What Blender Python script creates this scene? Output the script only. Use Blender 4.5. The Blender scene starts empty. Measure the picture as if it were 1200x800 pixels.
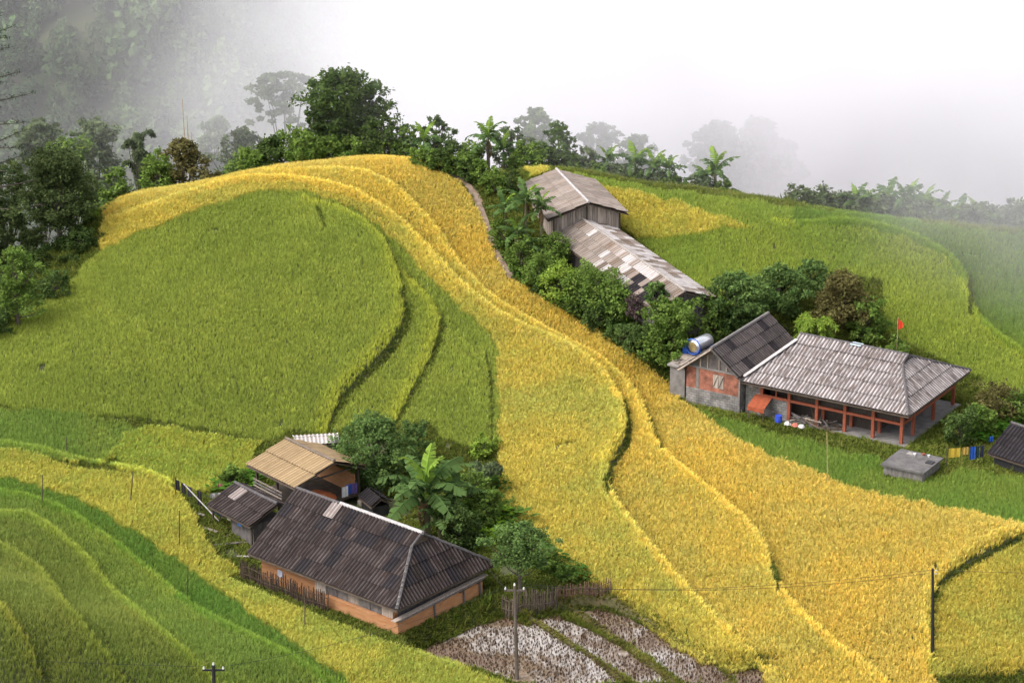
import bpy, bmesh, math, random
import numpy as np
from mathutils import Vector, Matrix
random.seed(7); rng = np.random.default_rng(11)
S = bpy.context.scene
COL = S.collection

# ------------------------------------------------------------------ camera, sky, sun, exposure
CAMZ, PITCH, F = 92.0, math.radians(19.8), 3400.0
cam_d = bpy.data.cameras.new('camera'); cam = bpy.data.objects.new('camera', cam_d); COL.objects.link(cam)
cam.location = (0, 0, CAMZ); cam.rotation_euler = (math.pi/2-PITCH, 0, 0)
cam_d.sensor_width = 36; cam_d.lens = F/1200*36; cam_d.clip_start = 1; cam_d.clip_end = 6000
S.camera = cam
SUN_EL, SUN_AZ = math.radians(52), math.radians(250)      # azimuth clockwise from +Y: from the left, a little behind the camera
w = bpy.data.worlds.new('World'); S.world = w; w.use_nodes = True
nt = w.node_tree; bg = nt.nodes['Background']
sky = nt.nodes.new('ShaderNodeTexSky'); sky.sky_type = 'NISHITA'; sky.sun_disc = False
sky.sun_elevation = SUN_EL; sky.sun_rotation = SUN_AZ; sky.dust_density = 6; sky.air_density = 1.0; sky.altitude = 900
hs = nt.nodes.new('ShaderNodeHueSaturation'); hs.inputs['Saturation'].default_value = 0.28
nt.links.new(sky.outputs[0], hs.inputs['Color']); nt.links.new(hs.outputs[0], bg.inputs['Color'])
bg.inputs['Strength'].default_value = 0.15
sl = bpy.data.lights.new('sun', 'SUN'); sl.energy = 1.1; sl.angle = math.radians(35); sl.color = (1.0, 0.95, 0.87)
so = bpy.data.objects.new('sun', sl); COL.objects.link(so)
so.rotation_euler = Vector((-math.sin(SUN_AZ)*math.cos(SUN_EL), -math.cos(SUN_AZ)*math.cos(SUN_EL), -math.sin(SUN_EL))).to_track_quat('-Z', 'Y').to_euler()
S.view_settings.view_transform = 'Standard'; S.view_settings.look = 'None'; S.view_settings.gamma = 1
S.view_settings.use_curve_mapping = False; S.view_settings.exposure = 1.42
S.render.engine = 'CYCLES'
cy = S.cycles; cy.use_denoising = True; cy.max_bounces = 6; cy.diffuse_bounces = 3; cy.glossy_bounces = 2
cy.transmission_bounces = 3; cy.transparent_max_bounces = 6; cy.volume_bounces = 3; cy.volume_step_rate = 1.0; cy.volume_max_steps = 128
cy.use_adaptive_sampling = True; cy.adaptive_threshold = 0.02
try: cy.denoiser = 'OPENIMAGEDENOISE'
except Exception: pass

# ------------------------------------------------------------------ pixel <-> place (photo pixels are 1200 x 800)
cp, sp = math.cos(PITCH), math.sin(PITCH)
def ray(u, v):
    a, b = (u-600)/F, (400-v)/F
    return Vector((a, cp+b*sp, -sp+b*cp)).normalized()
def atz(u, v, z):
    d = ray(u, v); t = (z-CAMZ)/d.z
    return Vector((d.x*t, d.y*t, z))
def aty(u, v, y):
    d = ray(u, v); t = y/d.y
    return Vector((d.x*t, y, CAMZ+d.z*t))
def proj(x, y, z):
    dz = z-CAMZ; f = y*cp-dz*sp; up = y*sp+dz*cp
    return 600+F*x/f, 400-F*up/f

# ------------------------------------------------------------------ terrain: thin-plate surface through levelled points
CP = [ # photo u, v, height
 (462,745,0),(585,705,0),(300,662,.3),(330,600,.5),(420,590,.6),(500,570,.9),(600,650,.4),(640,690,.1),(250,600,.9),(560,560,1.6),
 (700,770,-1.4),(560,775,-1.0),(830,795,-1.7),(690,705,-.5),(640,740,-.9),(760,745,-1.1),
 (100,700,3.0),(0,800,4.6),(130,800,3.0),(250,800,1.4),(400,800,-.1),(560,805,-1.0),(200,600,1.9),(0,545,3.2),(0,640,4.2),(100,600,2.7),(300,695,.5),(400,735,0),(200,720,2.0),(-150,700,5.8),(-150,560,4.2),
 (0,480,4.2),(150,500,3.0),(300,510,2.2),(380,505,2.2),(480,495,2.4),(570,515,2.2),
 (0,395,6.2),(150,400,6.6),(300,400,6.3),(450,400,5.9),(560,400,5.5),(-120,440,4.5),
 (120,285,9.8),(250,300,9.9),(330,225,12),(400,300,9.6),(500,300,9.0),(450,187,12.9),(300,202,12.5),(135,240,11.0),(210,222,11.8),(380,192,12.8),(540,290,9.0),
 (0,330,6.5),(60,310,8.0),(-100,330,3.5),
 (620,400,5.3),(700,420,4.9),(600,500,3.0),(700,500,3.0),(800,500,2.7),(650,600,1.1),(800,600,1.1),(900,600,1.3),(1000,600,1.9),
 (1000,700,.2),(1190,625,2.1),(1190,700,.4),(1090,770,-.9),(1190,800,-1.3),(900,720,-.6),(1000,795,-1.5),(720,660,.3),(850,760,-1.0),(1300,700,.5),(1300,800,-1.5),
 (868,490,2.3),(1068,530,2.3),(1130,470,2.3),(950,540,2.2),(1100,580,2.1),(1190,605,2.0),(850,492,2.4),(1300,600,1.8),(808,468,2.5),(940,450,2.4),
 (560,230,11.1),(600,320,8.0),(700,382,5.8),(760,432,3.9),(640,330,7.8),(660,285,8.8),
 (690,302,7.5),(750,388,6.0),(800,394,5.5),(850,400,4.6),(760,330,7.0),
 (760,250,9.2),(850,300,7.6),(1000,300,7.6),(1000,380,5.2),(1100,400,4.3),(1190,445,3.2),(1190,405,4.2),(1190,330,6.0),(1000,252,9.4),(900,236,9.9),(700,207,10.9),(640,200,11.6),(800,222,10.4),(1100,275,8.4),(1190,285,7.9),(1300,320,6.5),(1300,420,3.5),(930,345,6.2),
]
cpts = [tuple(atz(u, v, z)) for u, v, z in CP]
CREST = [(-260,370,2),(-150,350,4),(-60,338,5.4),(0,326,6.6),(60,298,8.3),(120,248,10.6),(210,220,11.8),(300,200,12.5),(380,190,12.8),(450,185,12.9),(510,193,12.4),(560,203,11.8),(640,198,11.6),(700,205,10.9),(800,221,10.4),(900,235,9.9),(1000,250,9.4),(1100,262,9.0),(1190,272,8.6),(1300,285,8),(1420,300,7)]
for u, v, z in CREST:      # the ground falls away behind the crest
    p = atz(u, v, z); cpts += [tuple(p), (p.x*1.03, p.y+6, z-2.6), (p.x*1.05, p.y+13, z-7.5), (p.x*1.08, p.y+26, z-16)]
for x in range(-110, 111, 20):
    cpts += [(x, 340, -30), (x, 326, -23), (x, 172, -4-.02*x), (x, 150, -9)]
cpts = np.array(cpts)
def tps(r2): return np.where(r2 > 1e-9, .5*r2*np.log(np.maximum(r2, 1e-9)), 0)
P0 = cpts[:, :2]/100
K = tps(((P0[:, None]-P0[None])**2).sum(-1)); n = len(P0)
K += np.eye(n)*2e-4
A = np.zeros((n+3, n+3)); A[:n, :n] = K; A[:n, n] = 1; A[:n, n+1:] = P0; A[n, :n] = 1; A[n+1:, :n] = P0.T
sol = np.linalg.solve(A, np.r_[cpts[:, 2], 0, 0, 0])
GX = np.arange(-110, 110.01, .5); GY = np.arange(150, 340.01, .5)
HX, HY = np.meshgrid(GX, GY)
Q = np.stack([HX.ravel(), HY.ravel()], 1)/100
H = np.zeros(len(Q))
for i in range(n): H += sol[i]*tps(((Q-P0[i])**2).sum(1))
H += sol[n]+Q@sol[n+1:]
H = H.reshape(HX.shape)
prof_y = [-400, 0, 100, 150, 340, 400, 470, 524, 640, 760]
prof_z = [-60, -45, -22, -9, -27, -50, -55, -29.5, 26, 75]
def height(x, y):
    x = np.asarray(x, float); y = np.asarray(y, float)
    xc = np.clip(x, -110, 109.99); yc = np.clip(y, 150, 339.99)
    fx = (xc+110)*2; fy = (yc-150)*2; i = np.minimum(fx.astype(int), len(GX)-2); j = np.minimum(fy.astype(int), len(GY)-2); fx = fx-i; fy = fy-j
    h = H[j, i]*(1-fx)*(1-fy)+H[j, i+1]*fx*(1-fy)+H[j+1, i]*(1-fx)*fy+H[j+1, i+1]*fx*fy
    return h+np.interp(y, prof_y, prof_z)-np.interp(yc, prof_y, prof_z)
def hz(x, y): return float(height(x, y))
def hit(u, v, lift=0.0):
    d = ray(u, v); t = np.arange(170, 900, .25)
    below = (CAMZ+d.z*t) < height(d.x*t, d.y*t)+lift
    k = int(np.argmax(below)); t0 = t[k]
    p = d*float(t0); return Vector((p.x, p.y, hz(p.x, p.y)))
def polyline(pts, step=.7, lift=0.0):
    """photo polyline -> dense ground polyline"""
    out = []
    g = [hit(u, v, lift) for u, v in pts]
    for a, b in zip(g[:-1], g[1:]):
        m = max(1, int((b-a).to_2d().length/step))
        out += [a.lerp(b, k/m) for k in range(m)]
    out.append(g[-1]); return out
def smooth_pts(pts, it=2):
    for _ in range(it):
        q = [pts[0]]
        for a, b in zip(pts[:-1], pts[1:]):
            q += [(a[0]*.75+b[0]*.25, a[1]*.75+b[1]*.25), (a[0]*.25+b[0]*.75, a[1]*.25+b[1]*.75)]
        q.append(pts[-1]); pts = q
    return pts
# terrace edges: photo line, step height (the side to the left when walking along the line falls away = lower), reach
LIPS = [
 ([(120,262),(200,236),(280,213),(350,213),(420,232),(470,262),(510,305),(545,345),(600,385),(660,410),(705,440),(730,480),(737,510),(715,548),(712,575),(740,620),(800,690),(850,740),(890,775)], 1.2, 6),
 ([(330,198),(420,198),(470,222),(510,262),(540,310),(580,350),(640,385),(700,415),(745,455),(765,500),(775,530),(830,575),(885,620),(905,660),(915,695),(960,745),(1040,800)], 1.15, 6),
 ([(375,243),(420,262),(455,295),(470,340),(478,375),(450,418),(405,458),(388,490),(383,510)], .95, 5),
 ([(480,330),(517,370),(510,410),(482,460),(465,492)], .4, 3),
 ([(1210,622),(1150,650),(1100,680),(1088,715),(1092,765)], .9, 4),
 ([(930,262),(1000,262),(1060,275),(1110,300),(1135,330),(1138,360),(1160,390),(1210,420)], 1.2, 6),
 ([(-40,566),(0,578),(40,586),(80,600),(132,632),(172,664),(220,708),(272,736),(330,765),(400,805)], .95, 5),
 ([(-40,606),(0,606),(30,608),(60,622),(108,660),(124,688),(168,724),(216,765),(250,800)], .95, 5),
 ([(-40,630),(0,644),(40,668),(60,688),(76,712),(96,732),(120,764),(150,805)], .95, 5),
 ([(-30,690),(0,712),(24,744),(40,775),(55,810)], .95, 5),
 ([(-60,518),(0,522),(60,532),(110,545),(190,560),(225,590)], .9, 4),
]
LIPW = []
for pts, h, reach in LIPS:
    pl = polyline(smooth_pts(pts, 1), .7)
    LIPW.append((np.array([(p.x, p.y) for p in pl]), h, reach))
dH = np.zeros_like(H)
for P, h, reach in LIPW:
    x0, y0 = P.min(0)-3*reach; x1, y1 = P.max(0)+3*reach
    jj = np.where((GY > y0) & (GY < y1))[0]; ii = np.where((GX > x0) & (GX < x1))[0]
    if not len(jj) or not len(ii): continue
    sx = HX[jj[0]:jj[-1]+1, ii[0]:ii[-1]+1]; sy = HY[jj[0]:jj[-1]+1, ii[0]:ii[-1]+1]
    d2 = (sx[..., None]-P[:, 0])**2+(sy[..., None]-P[:, 1])**2
    k = d2.argmin(-1); d = np.sqrt(d2.min(-1))
    T = np.gradient(P, axis=0)
    side = (sx-P[k, 0])*-T[k, 1]+(sy-P[k, 1])*T[k, 0]      # >0 left of the walk
    t = k/(len(P)-1); taper = np.clip(np.minimum(t, 1-t)/.12, 0, 1)
    sgn = -np.clip(side/np.maximum(np.linalg.norm(T[k], axis=-1), 1e-6)/.35, -1, 1)
    dH[jj[0]:jj[-1]+1, ii[0]:ii[-1]+1] += sgn*h*.5*taper*np.exp(-d/reach)
H = H+dH
# level yards under the houses: filled in by the builders below before the ground mesh is made
def level(pts, z, soft=1.5):
    global H
    P = np.array(pts)
    n = len(P); inside = np.zeros(HX.shape, bool); dist = np.full(HX.shape, 1e9)
    for i in range(n):
        a, b = P[i], P[(i+1) % n]
        c = ((a[1] > HY) != (b[1] > HY)) & (HX < (b[0]-a[0])*(HY-a[1])/(b[1]-a[1]+1e-12)+a[0]); inside ^= c
        ab = b-a; tt = np.clip(((HX-a[0])*ab[0]+(HY-a[1])*ab[1])/(ab@ab), 0, 1)
        dist = np.minimum(dist, np.hypot(HX-a[0]-tt*ab[0], HY-a[1]-tt*ab[1]))
    wgt = np.where(inside, 1, np.clip(1-dist/soft, 0, 1)); wgt = wgt*wgt*(3-2*wgt)
    H = H*(1-wgt)+z*wgt

# ------------------------------------------------------------------ tags, meshes, materials
def tag(o, label=None, cat=None, group=None, kind=None):
    for k, v in (('label', label), ('category', cat), ('group', group), ('kind', kind)):
        if v: o[k] = v
    return o
def link(o, parent=None):
    COL.objects.link(o)
    if parent: o.parent = parent
    return o
def empty(name, loc, rz=0):
    o = bpy.data.objects.new(name, None); link(o); o.location = loc; o.rotation_euler = (0, 0, rz); o.empty_display_size = .2; return o
def mesh_obj(name, verts, faces, mat, parent=None, smooth=False):
    me = bpy.data.meshes.new(name); me.from_pydata([tuple(v) for v in verts], [], faces)
    if mat: me.materials.append(mat)
    if smooth: me.polygons.foreach_set('use_smooth', [True]*len(me.polygons))
    me.update()
    return link(bpy.data.objects.new(name, me), parent)
class MB:
    """collects boxes, bars and tubes for ONE mesh"""
    def __init__(s): s.v = []; s.f = []
    def quad(s, *p):
        n = len(s.v); s.v += [tuple(q) for q in p]; s.f.append(tuple(range(n, n+len(p)))); return s
    def box(s, x0, x1, y0, y1, z0, z1):
        n = len(s.v); s.v += [(x, y, z) for z in (z0, z1) for y in (y0, y1) for x in (x0, x1)]
        s.f += [(n, n+2, n+3, n+1), (n+4, n+5, n+7, n+6), (n, n+1, n+5, n+4), (n+2, n+6, n+7, n+3), (n, n+4, n+6, n+2), (n+1, n+3, n+7, n+5)]; return s
    def bar(s, a, b, w, h=None):
        a, b = Vector(a), Vector(b); h = h or w; d = (b-a).normalized()
        r = d.cross(Vector((0, 0, 1))); r = r.normalized() if r.length > 1e-4 else Vector((1, 0, 0)); u = r.cross(d)
        n = len(s.v)
        for p in (a, b):
            for i, j in ((-1, -1), (1, -1), (1, 1), (-1, 1)): s.v.append(tuple(p+r*i*w/2+u*j*h/2))
        s.f += [(n+3, n+2, n+1, n), (n+4, n+5, n+6, n+7)]+[(n+k, n+(k+1) % 4, n+4+(k+1) % 4, n+4+k) for k in range(4)]; return s
    def tube(s, pts, rad, k=8, cap=True):
        pts = [Vector(p) for p in pts]; rad = rad if isinstance(rad, (list, tuple)) else [rad]*len(pts); rings = []
        for i, p in enumerate(pts):
            d = (pts[min(i+1, len(pts)-1)]-pts[max(i-1, 0)]).normalized()
            r = d.cross(Vector((0.13, 0.31, 1))); r = r.normalized() if r.length > 1e-3 else Vector((1, 0, 0)); u = r.cross(d)
            n = len(s.v); rings.append(n)
            for j in range(k):
                a = 2*math.pi*j/k; s.v.append(tuple(p+(r*math.cos(a)+u*math.sin(a))*rad[i]))
        for a, b in zip(rings[:-1], rings[1:]): s.f += [(a+j, b+j, b+(j+1) % k, a+(j+1) % k) for j in range(k)]
        if cap: s.f += [tuple(rings[0]+j for j in range(k)), tuple(rings[-1]+j for j in reversed(range(k)))]
        return s
    def build(s, name, mat, parent=None, smooth=False): return mesh_obj(name, s.v, s.f, mat, parent, smooth)

MATS = {}
def lin(c): return tuple(c)+(1,) if len(c) == 3 else c
def mat(name, c1, c2=None, rough=.85, scale=3.0, detail=4, rnd=.0, stretch=(1, 1, 1), bump=.0, metallic=0, spec=.3, lo=.35, hi=.65, c3=None, obj=True):
    """noise between two or three colours, shifted per object"""
    if name in MATS: return MATS[name]
    m = bpy.data.materials.new(name); m.use_nodes = True; t = m.node_tree; N = t.nodes; L = t.links
    b = N['Principled BSDF']; b.inputs['Roughness'].default_value = rough; b.inputs['Metallic'].default_value = metallic
    b.inputs['Specular IOR Level'].default_value = spec
    c2 = c2 or tuple(x*.75 for x in c1)
    co = N.new('ShaderNodeTexCoord'); mp = N.new('ShaderNodeMapping'); mp.inputs['Scale'].default_value = stretch
    oi = N.new('ShaderNodeObjectInfo'); ad = N.new('ShaderNodeVectorMath'); ad.operation = 'ADD'
    mul = N.new('ShaderNodeMath'); mul.operation = 'MULTIPLY'; mul.inputs[1].default_value = 53
    L.new(oi.outputs['Random'], mul.inputs[0]); L.new(co.outputs['Object'], mp.inputs['Vector']); L.new(mp.outputs[0], ad.inputs[0]); L.new(mul.outputs[0], ad.inputs[1])
    no = N.new('ShaderNodeTexNoise'); no.inputs['Scale'].default_value = scale; no.inputs['Detail'].default_value = detail; no.inputs['Roughness'].default_value = .62
    L.new(ad.outputs[0], no.inputs['Vector'])
    rp = N.new('ShaderNodeValToRGB'); rp.color_ramp.elements[0].position = lo; rp.color_ramp.elements[1].position = hi
    rp.color_ramp.elements[0].color = lin(c1); rp.color_ramp.elements[1].color = lin(c2)
    if c3: e = rp.color_ramp.elements.new((lo+hi)/2+.12*(hi-lo)*4); e.color = lin(c3)
    L.new(no.outputs[0], rp.inputs[0])
    h = N.new('ShaderNodeHueSaturation'); L.new(rp.outputs[0], h.inputs['Color'])
    ma = N.new('ShaderNodeMath'); ma.operation = 'MULTIPLY_ADD'; ma.inputs[1].default_value = rnd*2; ma.inputs[2].default_value = 1-rnd
    L.new(oi.outputs['Random'], ma.inputs[0]); L.new(ma.outputs[0], h.inputs['Value']); L.new(h.outputs[0], b.inputs['Base Color'])
    if bump:
        bp = N.new('ShaderNodeBump'); bp.inputs['Strength'].default_value = bump; bp.inputs['Distance'].default_value = .05
        L.new(no.outputs[0], bp.inputs['Height']); L.new(bp.outputs[0], b.inputs['Normal'])
    MATS[name] = m; return m
def leaf_mat(name, c1, c2, trans=.38, rnd=.12):
    """leaves: colour by clump noise, part of the light passes through"""
    if name in MATS: return MATS[name]
    m = bpy.data.materials.new(name); m.use_nodes = True; t = m.node_tree; N = t.nodes; L = t.links
    N.remove(N['Principled BSDF']); out = N['Material Output']
    co = N.new('ShaderNodeTexCoord'); no = N.new('ShaderNodeTexNoise'); no.inputs['Scale'].default_value = 1.1; no.inputs['Detail'].default_value = 3
    L.new(co.outputs['Object'], no.inputs['Vector'])
    rp = N.new('ShaderNodeValToRGB'); rp.color_ramp.elements[0].position = .32; rp.color_ramp.elements[1].position = .68
    rp.color_ramp.elements[0].color = lin(c1); rp.color_ramp.elements[1].color = lin(c2); L.new(no.outputs[0], rp.inputs[0])
    ge = N.new('ShaderNodeAttribute'); ge.attribute_name = 'shade'
    oi = N.new('ShaderNodeObjectInfo')
    h = N.new('ShaderNodeHueSaturation'); L.new(rp.outputs[0], h.inputs['Color'])
    a1 = N.new('ShaderNodeMath'); a1.operation = 'MULTIPLY_ADD'; a1.inputs[1].default_value = .9; a1.inputs[2].default_value = .55; L.new(ge.outputs['Fac'], a1.inputs[0])
    a2 = N.new('ShaderNodeMath'); a2.operation = 'MULTIPLY_ADD'; a2.inputs[1].default_value = rnd*2; a2.inputs[2].default_value = 1-rnd; L.new(oi.outputs['Random'], a2.inputs[0])
    a3 = N.new('ShaderNodeMath'); a3.operation = 'MULTIPLY'; L.new(a1.outputs[0], a3.inputs[0]); L.new(a2.outputs[0], a3.inputs[1]); L.new(a3.outputs[0], h.inputs['Value'])
    d = N.new('ShaderNodeBsdfDiffuse'); tr = N.new('ShaderNodeBsdfTranslucent'); mx = N.new('ShaderNodeMixShader'); mx.inputs[0].default_value = trans
    L.new(h.outputs[0], d.inputs['Color']); L.new(h.outputs[0], tr.inputs['Color']); L.new(d.outputs[0], mx.inputs[1]); L.new(tr.outputs[0], mx.inputs[2]); L.new(mx.outputs[0], out.inputs['Surface'])
    MATS[name] = m; return m

# ------------------------------------------------------------------ house frames (needed to level the yards)
class Frame:
    """local axes a (along the front eave), b (back), z; origin = front-left eave corner on the ground"""
    def __init__(s, p0, p1, p2, ze, zg):
        A, B, Cc = atz(*p0, ze), atz(*p1, ze), atz(*p2, ze)
        s.o = Vector((A.x, A.y, zg)); d = (B-A).to_2d(); s.L = d.length; d.normalize()
        s.a = Vector((d.x, d.y, 0)); s.b = Vector((-d.y, d.x, 0)); s.W = (Cc-B).dot(s.b); s.eave = ze-zg
        s.rz = math.atan2(d.y, d.x)
    def w(s, a, b, z=0): return s.o+s.a*a+s.b*b+Vector((0, 0, z))
    def xy(s, a, b): p = s.w(a, b); return (p.x, p.y)
    def rect(s, m=0, a0=None, a1=None, b0=None, b1=None):
        a0 = -m if a0 is None else a0; b0 = -m if b0 is None else b0; a1 = s.L+m if a1 is None else a1; b1 = s.W+m if b1 is None else b1
        return [s.xy(a0, b0), s.xy(a1, b0), s.xy(a1, b1), s.xy(a0, b1)]
F1 = Frame((290,648), (465,715), (585,662), 2.25, 0.05)      # dark roofed mud house
F2 = Frame((868,447), (1065,488), (1150,437), 5.4, 2.35)     # open house on red posts
F3 = Frame((795,338), (678,260), (700,262), 10.2, 7.0)       # long hall: placed along its ridge, see builder
# flooded paddies: photo outlines on the ground, each levelled
PADDY = [
 [(488,755),(560,722),(594,712),(640,742),(700,780),(735,812),(640,815),(600,802),(560,784),(520,772)],
 [(618,728),(628,716),(655,712),(690,735),(730,762),(790,812),(745,812),(700,778),(650,748)],
 [(668,708),(700,704),(735,715),(790,752),(835,782),(862,815),(802,815),(760,775),(700,735)],
 [(850,782),(905,778),(912,815),(868,815)],
 [(1124,796),(1345,798),(1345,840),(1128,830)],
]
PADDY_W = []
for p in PADDY:
    g = [hit(u, v) for u, v in p]; z = sum(q.z for q in g)/len(g); PADDY_W.append(([(q.x, q.y) for q in g], z))
level(F1.rect(.6), 0.05, 2.0)
level(F2.rect(.8, a0=-5.5), 2.35, 2.5)
for g, z in PADDY_W: level(g, z-.22, 1.3)

# ------------------------------------------------------------------ ground sheet
def ramp_axis(lo, hi, a, b, fine):
    mid = list(np.arange(a, b+1e-6, fine)); s = fine; l = []; x = a
    while x > lo: s = min(s*1.25, 60); x -= s; l.append(x)
    s = fine; r = []; x = b
    while x < hi: s = min(s*1.25, 60); x += s; r.append(x)
    return np.array(l[::-1]+mid+r)
tx = ramp_axis(-420, 420, -72, 72, .42); ty = ramp_axis(-60, 690, 176, 312, .42)
TX, TY = np.meshgrid(tx, ty); TZ = height(TX, TY)
far = np.clip((TY-360)/100, 0, 1)
TZ = TZ+far*(6*np.sin(TX*.03+1)*np.sin(TY*.021)+3*np.sin(TX*.09+TY*.05))
V = np.stack([TX.ravel(), TY.ravel(), TZ.ravel()], 1); nx = len(tx); ny = len(ty)
idx = np.arange(nx*ny).reshape(ny, nx)
Fq = np.stack([idx[:-1, :-1].ravel(), idx[:-1, 1:].ravel(), idx[1:, 1:].ravel(), idx[1:, :-1].ravel()], 1)
me = bpy.data.meshes.new('ground'); me.vertices.add(len(V)); me.vertices.foreach_set('co', V.ravel().astype(np.float32))
me.loops.add(Fq.size); me.loops.foreach_set('vertex_index', Fq.ravel().astype(np.int32)); me.polygons.add(len(Fq))
me.polygons.foreach_set('loop_start', np.arange(0, Fq.size, 4, dtype=np.int32)); me.polygons.foreach_set('loop_total', np.full(len(Fq), 4, np.int32))
me.update(calc_edges=True); me.validate()
me.polygons.foreach_set('use_smooth', [True]*len(me.polygons))
me.materials.append(mat('ground_earth', (.05, .055, .02), (.04, .065, .018), scale=.6, detail=8, c3=(.06, .065, .028), lo=.3, hi=.7, bump=.6))
ground = link(bpy.data.objects.new('ground', me)); tag(ground, kind='structure')

# first-hit distance seen from the camera, to keep the fields off the hidden back of the ridge
PU = np.arange(-200, 1401, 8.0); PV = np.arange(120, 961, 6.0)
pu, pv = np.meshgrid(PU, PV); da = (pu-600)/F; db = (400-pv)/F
DX, DY, DZ = da, cp+db*sp, -sp+db*cp; nn = np.sqrt(DX**2+DY**2+DZ**2); DX, DY, DZ = DX/nn, DY/nn, DZ/nn
FH = np.full(pu.shape, 1e4)
for t in np.arange(160, 345, .6):
    m = (FH > 9e3) & (CAMZ+DZ*t < height(DX*t, DY*t)); FH[m] = t
def first_hit(u, v):
    i = np.clip(((u+200)/8).astype(int), 0, len(PU)-1); j = np.clip(((v-120)/6).astype(int), 0, len(PV)-1); return FH[j, i]
def inpoly(u, v, poly):
    P = poly; n = len(P); r = np.zeros(u.shape, bool)
    for i in range(n):
        (x1, y1), (x2, y2) = P[i], P[(i+1) % n]
        r ^= ((y1 > v) != (y2 > v)) & (u < (x2-x1)*(v-y1)/(y2-y1+1e-12)+x1)
    return r
def linedist(u, v, pts):
    d = np.full(u.shape, 1e9)
    for (x1, y1), (x2, y2) in zip(pts[:-1], pts[1:]):
        ax, ay = x2-x1, y2-y1; t = np.clip(((u-x1)*ax+(v-y1)*ay)/(ax*ax+ay*ay+1e-9), 0, 1)
        d = np.minimum(d, np.hypot(u-x1-t*ax, v-y1-t*ay))
    return d

# ------------------------------------------------------------------ plant clumps that fields are made of
def protos(name, fn, n, m):
    c = bpy.data.collections.new(name)
    for i in range(n):
        vs, fs, tip = fn(random.Random(100+i))
        me = bpy.data.meshes.new(name); me.from_pydata(vs, [], fs); me.materials.append(m)
        at = me.attributes.new('tip', 'FLOAT', 'POINT'); at.data.foreach_set('value', tip); me.update()
        c.objects.link(bpy.data.objects.new('%s_%d' % (name, i), me))
    return c
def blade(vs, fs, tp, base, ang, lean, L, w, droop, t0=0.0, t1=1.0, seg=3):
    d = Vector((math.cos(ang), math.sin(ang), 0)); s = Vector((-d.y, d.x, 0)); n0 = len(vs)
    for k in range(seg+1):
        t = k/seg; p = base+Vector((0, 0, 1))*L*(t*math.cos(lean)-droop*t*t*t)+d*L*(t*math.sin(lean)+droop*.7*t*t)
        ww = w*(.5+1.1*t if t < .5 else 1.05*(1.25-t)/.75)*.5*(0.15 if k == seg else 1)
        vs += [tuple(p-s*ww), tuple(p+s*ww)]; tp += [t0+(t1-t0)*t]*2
    fs += [(n0+2*k, n0+2*k+1, n0+2*k+3, n0+2*k+2) for k in range(seg)]
def rice_clump(r):
    vs, fs, tp = [], [], []
    for k in range(5): blade(vs, fs, tp, Vector((r.uniform(-.06, .06), r.uniform(-.06, .06), 0)), r.uniform(0, 6.28), r.uniform(.12, .5), r.uniform(.52, .74), r.uniform(.022, .034), r.uniform(.0, .25), 0, .55)
    for k in range(8): blade(vs, fs, tp, Vector((r.uniform(-.07, .07), r.uniform(-.07, .07), .05)), r.uniform(0, 6.28), r.uniform(.08, .34), r.uniform(.60, .76), r.uniform(.030, .046), r.uniform(.20, .36), .15, 1.0)
    return vs, fs, tp
def green_clump(r):
    vs, fs, tp = [], [], []
    for k in range(10): blade(vs, fs, tp, Vector((r.uniform(-.08, .08), r.uniform(-.08, .08), 0)), r.uniform(0, 6.28), r.uniform(.06, .42), r.uniform(.55, .74), r.uniform(.024, .038), r.uniform(.02, .22), 0, 1)
    return vs, fs, tp
def grass_clump(r):
    vs, fs, tp = [], [], []
    for k in range(12): blade(vs, fs, tp, Vector((r.uniform(-.12, .12), r.uniform(-.12, .12), -.02)), r.uniform(0, 6.28), r.uniform(.2, .9), r.uniform(.22, .45), r.uniform(.03, .055), r.uniform(.05, .35), 0, 1, 2)
    return vs, fs, tp
def stubble_clump(r):
    vs, fs, tp = [], [], []
    for k in range(7): blade(vs, fs, tp, Vector((r.uniform(-.05, .05), r.uniform(-.05, .05), -.05)), r.uniform(0, 6.28), r.uniform(.02, .45), r.uniform(.24, .4), r.uniform(.03, .05), r.uniform(.0, .1), 0, 1, 2)
    return vs, fs, tp
def herb_clump(r):
    vs, fs, tp = [], [], []
    for k in range(16):
        a = r.uniform(0, 6.28); q = Vector((r.uniform(-.28, .28), r.uniform(-.28, .28), r.uniform(.08, .5))); L = r.uniform(.14, .26); d = Vector((math.cos(a), math.sin(a), r.uniform(-.4, .3)))*L; s = Vector((-math.sin(a), math.cos(a), r.uniform(-.2, .2)))*L*.42
        n = len(vs); vs += [tuple(q), tuple(q+d*.5-s), tuple(q+d), tuple(q+d*.5+s)]; tp += [.6, .8, 1, .8]; fs.append((n, n+1, n+2, n+3))
    return vs, fs, tp
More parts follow.
